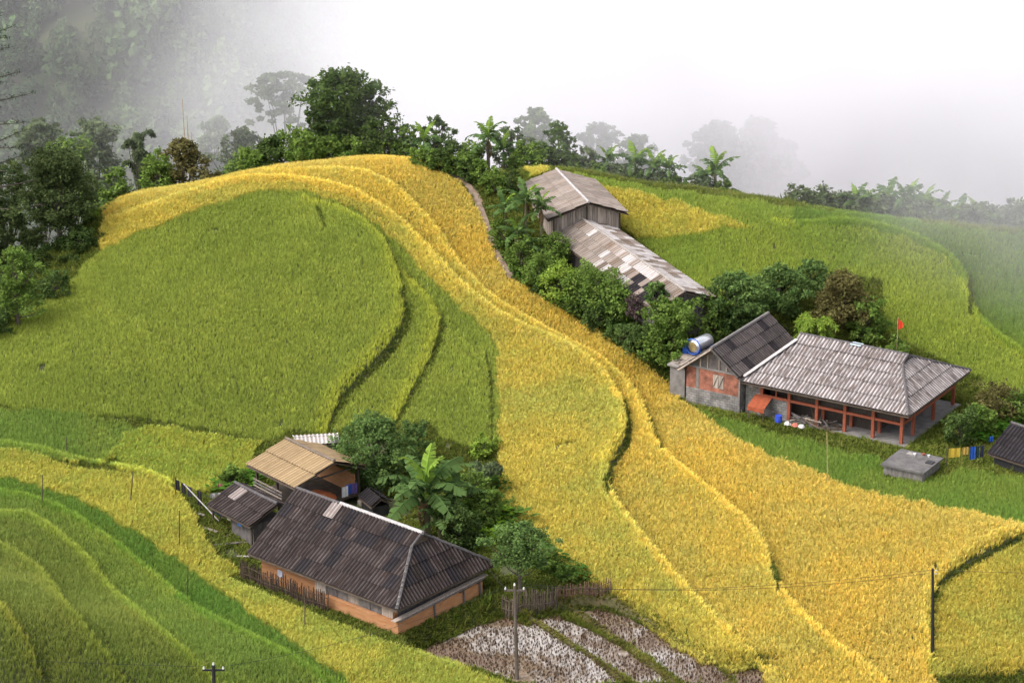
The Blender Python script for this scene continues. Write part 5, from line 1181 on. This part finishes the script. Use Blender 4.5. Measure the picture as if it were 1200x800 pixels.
for k, (g, z) in enumerate(PADDY_W):
    bm = bmesh.new(); vs = [bm.verts.new((x, y, z-.08)) for x, y in g]; f = bm.faces.new(vs); bmesh.ops.triangulate(bm, faces=[f]); bm.normal_update()
    if sum(q.normal.z for q in bm.faces) < 0: bmesh.ops.reverse_faces(bm, faces=bm.faces[:])
    me = bpy.data.meshes.new('paddy_water'); bm.to_mesh(me); bm.free(); me.materials.append(PM); tag(link(bpy.data.objects.new('paddy_water', me)), kind='structure')
    a = math.radians(-38); A_ = np.array(g); c0 = A_.mean(0); ext = np.abs(A_-c0).max()*1.5
    gu, gv = np.meshgrid(np.arange(-ext, ext, .40), np.arange(-ext, ext, .21)); gu = (gu+rng.normal(0, .04, gu.shape)).ravel(); gv = (gv+rng.normal(0, .06, gv.shape)).ravel()
    x = c0[0]+gu*math.cos(a)-gv*math.sin(a); y = c0[1]+gu*math.sin(a)+gv*math.cos(a)
    s = inpoly(x, y, g) & (vnoise(x, y, 2.5, 60+k) > .13); n = int(s.sum()); m1 = rng.random(n)[:, None]
    tag(scatter('stubble', np.c_[x[s], y[s], np.full(n, z-.08)], STUB_C[0]*m1+STUB_C[1]*(1-m1), np.exp(rng.normal(-.15, .22, n)), P_STUB, .15), names[k], 'stubble', kind='stuff')
def bund(label, pts, w=.55, h=.30):
    P = polyline(smooth_pts(pts, 2), .4); vs, fs = [], []; C = []
    for i, p in enumerate(P):
        d = (P[min(i+1, len(P)-1)]-P[max(i-1, 0)]).to_2d().normalized(); s = Vector((-d.y, d.x))*w*.5; z0 = p.z
        for k, hh in ((-1.3, -.35), (-.7, h*.8), (0, h), (.7, h*.8), (1.3, -.35)): vs.append((p.x+s.x*k, p.y+s.y*k, z0+hh*(1+.15*math.sin(i*.9+k))))
        for q in range(9): k = random.uniform(-1.2, 1.2); C.append((p.x+s.x*k, p.y+s.y*k, z0+h*(1-.45*abs(k))-.03))
    for i in range(len(P)-1): fs += [(5*i+k, 5*i+k+1, 5*i+6+k, 5*i+5+k) for k in range(4)]
    tag(mesh_obj('bund', vs, fs, mat('bund_earth', (.10, .075, .035), (.06, .06, .02), scale=2)), kind='structure')
    C = np.array(C); n = len(C); m1 = rng.random(n)[:, None]; m2 = vnoise(C[:, 0], C[:, 1], 1.5, 12)[:, None]
    tag(scatter('grass', C, (np.array([.17, .17, .035])*m1+np.array([.25, .20, .06])*(1-m1))*(.6+.7*m2), np.exp(rng.normal(-.25, .2, n)), P_GRASS, .25), label, 'grass', kind='stuff')
bund('grassy bund between the house paddy and the middle paddy', [(600,708),(614,722),(650,746),(700,778),(750,818)])
bund('grassy bund between the middle paddy and the golden side paddy', [(655,706),(668,716),(700,737),(755,775),(806,818)], .65)
bund('grassy bund along the golden rice above the paddies', [(668,704),(705,702),(737,714),(790,750),(838,782),(864,820)], .8, .28)
def herb_patch(label, poly, c1, c2, step=.42):
    P = [hit(u, v) for u, v in poly]; g = [(p.x, p.y) for p in P]; A_ = np.array(g); lo, hi = A_.min(0), A_.max(0)
    x, y = np.meshgrid(np.arange(lo[0], hi[0], step), np.arange(lo[1], hi[1], step)); x = (x+rng.uniform(-.2, .2, x.shape)).ravel(); y = (y+rng.uniform(-.2, .2, y.shape)).ravel()
    s = inpoly(x, y, g) & (vnoise(x, y, 1.6, 33) > .25); x, y = x[s], y[s]; n = len(x); m1 = rng.random(n)[:, None]
    tag(scatter('herbs', np.c_[x, y, height(x, y)], np.array(c1)*m1+np.array(c2)*(1-m1), np.exp(rng.normal(.2, .3, n)), P_HERB, .15), label, 'herbs', kind='stuff')
herb_patch('bright green herb patch behind the mud house', [(545,590),(585,585),(602,612),(590,640),(555,645)], (.12, .24, .02), (.20, .30, .03))
herb_patch('low green garden plants along the golden rice', [(575,555),(590,560),(600,600),(640,640),(700,686),(655,686),(620,655),(590,640)], (.05, .11, .02), (.09, .16, .03))
herb_patch('green vegetable bed beside the black roofed hut', [(1130,492),(1165,478),(1200,490),(1195,506),(1150,524),(1125,520)], (.05, .13, .015), (.09, .18, .025))
herb_patch('broad leaved weeds beside the tan shed', [(245,572),(290,556),(312,566),(270,590)], (.06, .14, .02), (.10, .2, .03))
herb_patch('leafy undergrowth on the bank below the hall', [(585,290),(602,325),(640,348),(690,378),(740,408),(790,445),(800,425),(760,380),(700,345),(650,312),(612,290)], (.04, .10, .015), (.08, .15, .025), .5)

# ------------------------------------------------------------------ poles, wires, stakes
POLE_W = mat('pole_wood', (.12, .095, .075), (.07, .055, .045), stretch=(2, 2, .4)); POLE_D = mat('pole_dark', (.012, .011, .012), (.022, .02, .02), rough=.7)
WIRE = mat('wire', (.02, .02, .022), (.03, .03, .03)); PORC = mat('porcelain', (.6, .58, .56), (.5, .48, .46), rough=.35)
def pole(label, base, top, m, r=.13, arm=True):
    o = empty('utility_pole', base); tag(o, label, 'utility pole'); t = Vector(top)-Vector(base)
    MB().tube([(0, 0, -.4), t*.5, t], [r*1.25, r, r*.8], 8).build('shaft', m, o)
    tips = []
    if arm:
        MB().box(t.x-.75, t.x+.75, t.y-.05, t.y+.05, t.z-.42, t.z-.30).build('crossarm', m, o)
        for q in (-.65, 0, .65):
            z = t.z-.30 if q else t.z; p = Vector((t.x+q, t.y, z)); MB().tube([p, p+Vector((0, 0, .06)), p+Vector((0, 0, .13)), p+Vector((0, 0, .2))], [.05, .08, .06, .05], 8).build('insulator', PORC, o); tips.append(Vector(base)+p+Vector((0, 0, .2)))
    return o, tips
b1 = hit(606, 797); t1 = aty(603, 686, b1.y); p1, w1 = pole('wooden utility pole standing in the flooded paddy', b1, t1, POLE_W)
for z in (2.6, 3.0): MB().box(.12, .3, -.1, .1, z, z+.22).build('meter_box', WHITE_M, p1)
b2 = hit(1093, 768); t2 = aty(1093, 666, b2.y); p2, w2 = pole('single thin black pole standing in the golden rice', b2, t2, POLE_D, .12, False)
for k in range(2): MB().tube([(0, 0, t2.z-b2.z-.15-.25*k), (-.18, 0, t2.z-b2.z-.12-.25*k)], [.03, .06], 6).build('insulator', PORC, p2)
w2 = [Vector(t2)+Vector((-.18, 0, -.1))]*1+[Vector(t2)+Vector((-.18, 0, -.35))]
yy = next(y for y in np.arange(176, 215, .25) if aty(250, 779, y).z-hz(aty(250, 779, y).x, y) < 7.4); t3 = aty(250, 779, yy); b3 = Vector((t3.x, t3.y, hz(t3.x, t3.y)))
p3, w3 = pole('dark utility pole with white insulators on the near rice slope', b3, t3, POLE_D, .15)
def wire(label, a, b, sag):
    pts = [Vector(a).lerp(Vector(b), t/14)-Vector((0, 0, sag*4*(t/14)*(1-t/14))) for t in range(15)]
    tag(MB().tube(pts, .011, 4).build('power_line', WIRE), label, 'power line')
wire('upper thin wire from the paddy pole to the black pole', w1[2], w2[0], .7); wire('lower thin wire from the paddy pole to the black pole', w1[1], w2[1], .9)
wire('thin wire running on from the black pole across the gold', w2[0], Vector(w2[0])+Vector((42, -1, 1)), .6)
wire('thin wire from the near slope pole to the paddy pole', w3[2], w1[0], .7); wire('thin wire leaving the near slope pole over the green terraces', w3[0], Vector(w3[0])+Vector((-45, 3, 2)), .6)
fe = F1.w(F1.L-.6, F1.W-.5, 2.3); wire('service wire from the paddy pole to the dark roof eave', w1[0], fe, .25)
for k, (u, a, b, dx) in enumerate(((152, 552, 592, 4), (210, 598, 642, 0), (219, 664, 706, 1), (357, 690, 737, 0), (49, 556, 592, 1), (78, 512, 534, 0), (970, 506, 570, -1))):
    p = hit(u, b); q = aty(u+dx, a, p.y); m = BAMBOO_P if u == 970 else WOOD_D
    lab = ['leaning wooden stake in the yellow rice band', 'straight wooden stake at the yard end of the yellow band', 'brown stake between the vivid and olive rice terraces', 'dark stake near the mud house fence', 'grey stake at the edge of the vivid green band', 'short stake in the fresh green strip', 'pale bamboo pole in the young rice before the red posts'][k]
    t = q-p; tag(MB().tube([(0, 0, -.3), t*.5+Vector((.02, 0, 0)), t], [.05, .045, .035], 6).build('stake', m), lab, 'stake').location = p

# ------------------------------------------------------------------ fences
def palisade(label, pts, hgt, m, step=.13):
    P = polyline(pts, step) if pts else [Vector((*F1.xy(-.4+k*step, -.35+.1*math.sin(k*.2)), 0)) for k in range(int(F1.L*.60/step))]; o = empty('bamboo_fence', P[0]); tag(o, label, 'fence')
    vs = [MB().tube([(0, 0, -.2), (.01, 0, .5), (random.uniform(-.04, .04), random.uniform(-.03, .03), 1.0)], [.055, .05, .035], 5).build('stake', m) for _ in range(3)]
    ms = [v.data for v in vs]; [bpy.data.objects.remove(v) for v in vs]
    for p in P:
        s = link(bpy.data.objects.new('stake', random.choice(ms)), o); s.location = Vector((p.x, p.y, hz(p.x, p.y)))-o.location+Vector((random.uniform(-.03, .03), random.uniform(-.03, .03), 0)); s.rotation_euler = (random.uniform(-.06, .06), random.uniform(-.06, .06), random.uniform(0, 6)); s.scale = (1, 1, hgt*random.uniform(.82, 1.12))
    for z in (.35, .75): MB().tube([Vector((p.x, p.y, hz(p.x, p.y)+z*hgt))-o.location+Vector((0, -.06, 0)) for p in P[::4]+[P[-1]]], .03, 5).build('rail', m, o)
palisade('dark bamboo fence at the head of the flooded paddies', [(588,722),(602,726),(652,715)], 1.9, WOOD_D if False else BAMBOO)
palisade('brown bamboo fence running along the golden rice', [(652,706),(684,701),(716,695)], 1.3, mat('brown_bamboo', (.20, .12, .075), (.12, .07, .045), scale=3, rnd=.3))
palisade('dark stick fence between mud house and yellow rice band', None, 1.6, mat('dark_sticks', (.07, .045, .032), (.04, .027, .02), scale=3, rnd=.3), .125)

# ------------------------------------------------------------------ yard things by the red posted house
def cistern():
    c = atz(1032, 543, 3.3); o = empty('cistern', Vector((c.x, c.y, 1.92)), F2.rz); tag(o, 'square concrete cistern with stained slab top in the young rice', 'cistern')
    MB().box(.2, 3.6, .2, 3.7, -.6, 1.2).build('basin_wall', mat('basin_dark', (.09, .08, .075), (.035, .032, .03), scale=1.6, detail=6, stretch=(2, 2, .7), c3=(.20, .18, .165), lo=.35, hi=.7), o); MB().box(0, 3.8, 0, 3.9, 1.203, 1.36).build('slab', mat('slab_dark', (.13, .12, .115), (.07, .064, .062), scale=1.2, detail=6), o)
    MB().box(3.0, 3.6, 2.0, 2.6, 1.363, 1.45).build('hatch', BLACK_M, o)
    MB().box(.9, 1.5, 3.0, 3.5, 1.363, 1.43).build('hatch', CONC_D, o)
    for x, y, m in ((1.6, 3.1, PORC), (2.2, 3.5, REDPAINT), (2.7, 3.4, PORC)): MB().tube([(x, y, 1.363), (x, y, 1.55)], [.09, .12], 8).build('bowl', m, o)
cistern()
fl = aty(1051, 405, 240); top = aty(1052, 372, 240); o = empty('flag_pole', Vector((fl.x, fl.y, hz(fl.x, fl.y)))); tag(o, 'small red flag on a thin pole behind the pale roof', 'flag')
hgt = top.z-o.location.z; MB().tube([(0, 0, -.2), (0, 0, hgt)], .025, 6).build('pole', BAMBOO_P, o)
b = MB()
for k in range(4): b.quad((.11*k, .05*(k % 2), hgt-1.15+.05*k), (.11*k+.11, .05*((k+1) % 2), hgt-1.1+.05*k), (.11*k+.11, .05*((k+1) % 2), hgt-.05-.12*(k+1)), (.11*k, .05*(k % 2), hgt-.05-.12*k))
b.build('flag', mat('flag_red', (.75, .05, .02), (.6, .04, .02)), o)
def on_f2(a, b, z=0): return F2.w(a, b, z)
o = empty('awning', on_f2(1.0, -.1), F2.rz); tag(o, 'orange tarpaulin awning on the grey block wall', 'awning')
b = MB()
for k in range(4): b.quad((.4*k, -.5-.05*(k % 2), 1.25), (.4*k+.4, -.5-.05*((k+1) % 2), 1.25), (.4*k+.4, .95, 1.85+.04*((k+1) % 2)), (.4*k, .95, 1.85+.04*(k % 2))); b.quad((.4*k, -.5-.05*(k % 2), 1.25), (.4*k+.4, -.5-.05*((k+1) % 2), 1.25), (.4*k+.4, -.55, .85+.1*((k+1) % 2)), (.4*k, -.55, .85+.1*(k % 2)))
b.build('tarpaulin', mat('orange_tarp', (.27, .06, .024), (.19, .045, .018)), o)
for x in (.1, 1.5): MB().tube([(x, -.45, -.3), (x, -.45, 1.25)], .04, 6).build('prop', BAMBOO, o)
def barrel(label, p, c, r=.3, h=.85):
    o = MB().tube([(0, 0, 0), (0, 0, .05), (0, 0, h*.33), (0, 0, h*.36), (0, 0, h*.66), (0, 0, h*.7), (0, 0, h)], [r*.94, r, r, r*1.04, r*1.04, r, r*.95], 14).build('barrel', mat('barrel_'+label[:6], c, tuple(x*.75 for x in c), rough=.5)); o.location = p; tag(o, label, 'barrel')
barrel('blue plastic barrel beside the orange awning', on_f2(3.7, -.05, -.1), (.03, .07, .45))
for k in range(26):   # heap of timber on the veranda floor
    a = 4.9+random.random()*3.6; b_ = .2+random.random()*1.5; z = .2+random.random()*.75*(1-abs(a-6.2)/3); d = Vector((random.uniform(-1, 1), random.uniform(-.5, .5), random.uniform(-.15, .25))).normalized()*random.uniform(.6, 1.2)
    p = on_f2(a, b_, max(.2, z)); q = MB().bar(-d, d, random.uniform(.06, .16), random.uniform(.04, .1)).build('timber_offcut', random.choice([WOOD_D, WOOD_G, WOOD_GD, BAMBOO])); q.location = p; q.rotation_euler = (0, 0, F2.rz); tag(q, 'loose timber piece in the heap under the red posts', 'timber', 'timber heap under the red posts')
for k, (a, c, nm) in enumerate(((4.6, (.7, .68, .66), 'white'), (5.3, (.5, .16, .12), 'reddish'), (5.9, (.62, .6, .6), 'pale grey'))):
    q = MB().tube([(0, 0, 0), (.05, 0, .2), (0, .03, .38), (.02, 0, .42)], [.26, .34, .22, .08], 9).build('sack', mat('sack_'+nm, c, tuple(x*.7 for x in c))); q.location = on_f2(a, -.2, -.02); tag(q, '%s sack lying before the timber heap' % nm, 'sack')
def cloth(label, p, rz, w, h, c, folds=4):
    b = MB()
    for k in range(folds): b.quad((w*k/folds, .08*(k % 2), h), (w*(k+1)/folds, .08*((k+1) % 2), h), (w*(k+1)/folds, .1*((k+1) % 2)+.02, 0+.04*(k % 2)), (w*k/folds, .1*(k % 2)+.02, .04*((k+1) % 2)))
    o = b.build('hung_cloth', mat('cloth_%d%d%d' % tuple(int(x*100) for x in c), c, tuple(x*.75 for x in c))); o.location = p; o.rotation_euler = (0, 0, rz); tag(o, label, 'cloth')
la, lb = hit(1109, 548), hit(1152, 545)
o = empty('clothes_line', la); tag(o, 'clothes line between the cistern and the black roofed hut', 'clothes line')
for q in (Vector((0, 0, 0)), lb-la): MB().tube([q+Vector((0, 0, -.2)), q+Vector((0, 0, 1.75))], .04, 6).build('post', WOOD_D, o)
MB().tube([(0, 0, 1.7), (lb-la)*.5+Vector((0, 0, 1.6)), lb-la+Vector((0, 0, 1.7))], .012, 4).build('line', WIRE, o)
rz = math.atan2(lb.y-la.y, lb.x-la.x)
for t, w_, h_, c, nm in ((.04, 1.0, .85, (.62, .42, .05), 'bright yellow cloth on the line by the cistern'), (.40, .55, .7, (.52, .33, .08), 'ochre cloth on the line beside the yellow one'), (.62, .45, 1.15, (.02, .09, .42), 'blue garment on the line by the cistern'), (.78, .3, 1.1, (.02, .05, .06), 'dark teal trousers on the line'), (.9, .3, 1.0, (.03, .03, .07), 'navy trousers at the end of the line')):
    cloth(nm, la.lerp(lb, t)+Vector((0, -.04, 1.64-h_)), rz, w_, h_, c)
cloth('small blue cloth caught on the shrubs by the black roofed hut', hit(1158, 530)+Vector((0, 0, .8)), .3, .4, .5, (.03, .12, .5))
# yard things by the washing shed
la, lb = hit(206, 585), hit(258, 612)
o = empty('clothes_line', la); tag(o, 'dark clothes line from the yellow rice to the washing shed', 'clothes line')
for q in (Vector((0, 0, 0)), (lb-la)*.55, lb-la): MB().tube([q+Vector((0, 0, -.2)), q+Vector((.05, 0, 1.9))], .045, 6).build('post', WOOD_D, o)
MB().tube([(0, 0, 1.75), (lb-la)*.5+Vector((0, 0, 1.62)), lb-la+Vector((0, 0, 1.75))], .014, 4).build('line', WIRE, o); MB().tube([(lb-la)*.2+Vector((0, 0, 1.7)), (lb-la)*.9+Vector((.3, -.5, .1))], .05, 6).build('brace_pole', WHITE_M, o)
rz = math.atan2(lb.y-la.y, lb.x-la.x)
for t, nm in ((.0, 'black'), (.14, 'black ragged'), (.28, 'charcoal'), (.5, 'long black')): cloth(nm+' garment on the line by the yellow rice', la.lerp(lb, t)+Vector((0, 0, .75 if t < .5 else .45)), rz, .4, .9 if t < .5 else 1.25, {'black': (.018, .017, .02), 'black ragged': (.025, .022, .024), 'charcoal': (.04, .037, .04), 'long black': (.016, .016, .02)}[nm], 3)
cloth('white cloth spread low beside the washing shed', hit(246, 588)+Vector((0, 0, .2)), .3, .9, .45, (.55, .52, .5)); cloth('pink cloth behind the washing shed', hit(256, 582)+Vector((0, 0, .6)), .3, .4, .5, (.55, .2, .2))
for k, (u, v, L_, a, m) in enumerate(((262, 640, 2.4, .35, WOOD_GD), (245, 622, 1.6, -.6, WOOD_G), (278, 638, 1.8, .3, WOOD_GD), (285, 655, 1.0, .1, WHITE_M), (270, 628, 1.4, 1.1, WOOD_D), (232, 604, 1.2, -.5, WOOD_G))):
    p = hit(u, v)+Vector((0, 0, .12)); q = MB().box(-L_/2, L_/2, -.13, .13, 0, .07).build('loose_plank', m); q.location = p; q.rotation_euler = (0, .05, a); tag(q, 'loose plank lying in the yard between washing shed and rice', 'plank', 'loose planks by the washing shed')
q = MB().tube([(0, 0, .0), (0, 0, .15), (0, 0, .5), (0, 0, .62)], [.3, .36, .34, .2], 12).build('jar', mat('clay', (.42, .36, .30), (.3, .25, .2))); q.location = hit(424, 594); tag(q, 'round pale jar in the dark yard behind the mud house', 'jar')
r_ = Ridge((432, 572), 2.3, (447, 584), 2.3, .6); o = empty('lean_to', r_.o, r_.rz); tag(o, 'small dark lean-to between tan shed and banana plants', 'shed'); gable_roof(o, r_, .9, .9, .6, .6, R_BLACK, R_BLACK, cap=None); MB().box(.1, r_.L-.1, -.7, .7, -.4, 1.0).build('wall', BLACK_M, o)

# ------------------------------------------------------------------ fog lying in the valley behind the ridge
def fog():
    m = bpy.data.materials.new('fog'); m.use_nodes = True; t = m.node_tree; N = t.nodes; L = t.links
    N.remove(N['Principled BSDF']); out = N['Material Output']
    co = N.new('ShaderNodeTexCoord'); sx = N.new('ShaderNodeSeparateXYZ'); L.new(co.outputs['Object'], sx.inputs[0])
    def math_(op, a, b=None, c=None, clamp=False):
        q = N.new('ShaderNodeMath'); q.operation = op; q.use_clamp = clamp
        for i, x in enumerate((a, b, c)):
            if x is None: continue
            if isinstance(x, (int, float)): q.inputs[i].default_value = x
            else: L.new(x, q.inputs[i])
        return q.outputs[0]
    def sstep(x, a, b):
        q = N.new('ShaderNodeMapRange'); q.interpolation_type = 'SMOOTHSTEP'; L.new(x, q.inputs['Value'])
        q.inputs['From Min'].default_value = a; q.inputs['From Max'].default_value = b; return q.outputs[0]
    no = N.new('ShaderNodeTexNoise'); no.inputs['Scale'].default_value = .022; no.inputs['Detail'].default_value = 3; no.inputs['Roughness'].default_value = .55
    L.new(co.outputs['Object'], no.inputs['Vector'])
    nz = math_('SUBTRACT', no.outputs[0], .5)
    x = math_('MULTIPLY_ADD', nz, 70, sx.outputs['X'])
    y = math_('MULTIPLY_ADD', nz, 30, math_('MULTIPLY_ADD', math_('MAXIMUM', sx.outputs['X'], 0.0), .8, sx.outputs['Y']))
    z = math_('MULTIPLY_ADD', nz, 25, sx.outputs['Z'])
    right = sstep(x, -46, 34)
    start = sstep(y, FOG[0], FOG[1])
    topf = math_('SUBTRACT', 1.0, sstep(z, 26, 52))
    back = math_('SUBTRACT', 1.0, sstep(y, 430, 500))
    dens = math_('MULTIPLY', math_('MULTIPLY_ADD', right, FOG[2], FOG[3]), math_('MULTIPLY', start, math_('MULTIPLY', topf, back)))
    n2 = N.new('ShaderNodeTexNoise'); n2.inputs['Scale'].default_value = .035; n2.inputs['Detail'].default_value = 4; L.new(co.outputs['Object'], n2.inputs['Vector'])
    dens = math_('MULTIPLY', dens, math_('MULTIPLY_ADD', sstep(n2.outputs[0], .34, .66), 1.5, .25))
    v = N.new('ShaderNodeVolumePrincipled'); v.inputs['Color'].default_value = (.952, .934, .966, 1); v.inputs['Anisotropy'].default_value = 0.0
    L.new(dens, v.inputs['Density']); L.new(v.outputs[0], out.inputs['Volume'])
    b = MB().box(-210, 210, 240, 505, -75, 60)
    o = b.build('fog_bank', m); tag(o, 'white fog bank filling the valley behind the ridge', 'fog', kind='stuff')
    m.cycles.homogeneous_volume = False
    try: m.cycles.volume_step_rate = .35
    except Exception: pass
FOG = (273, 330, .038, .0012)
fog()
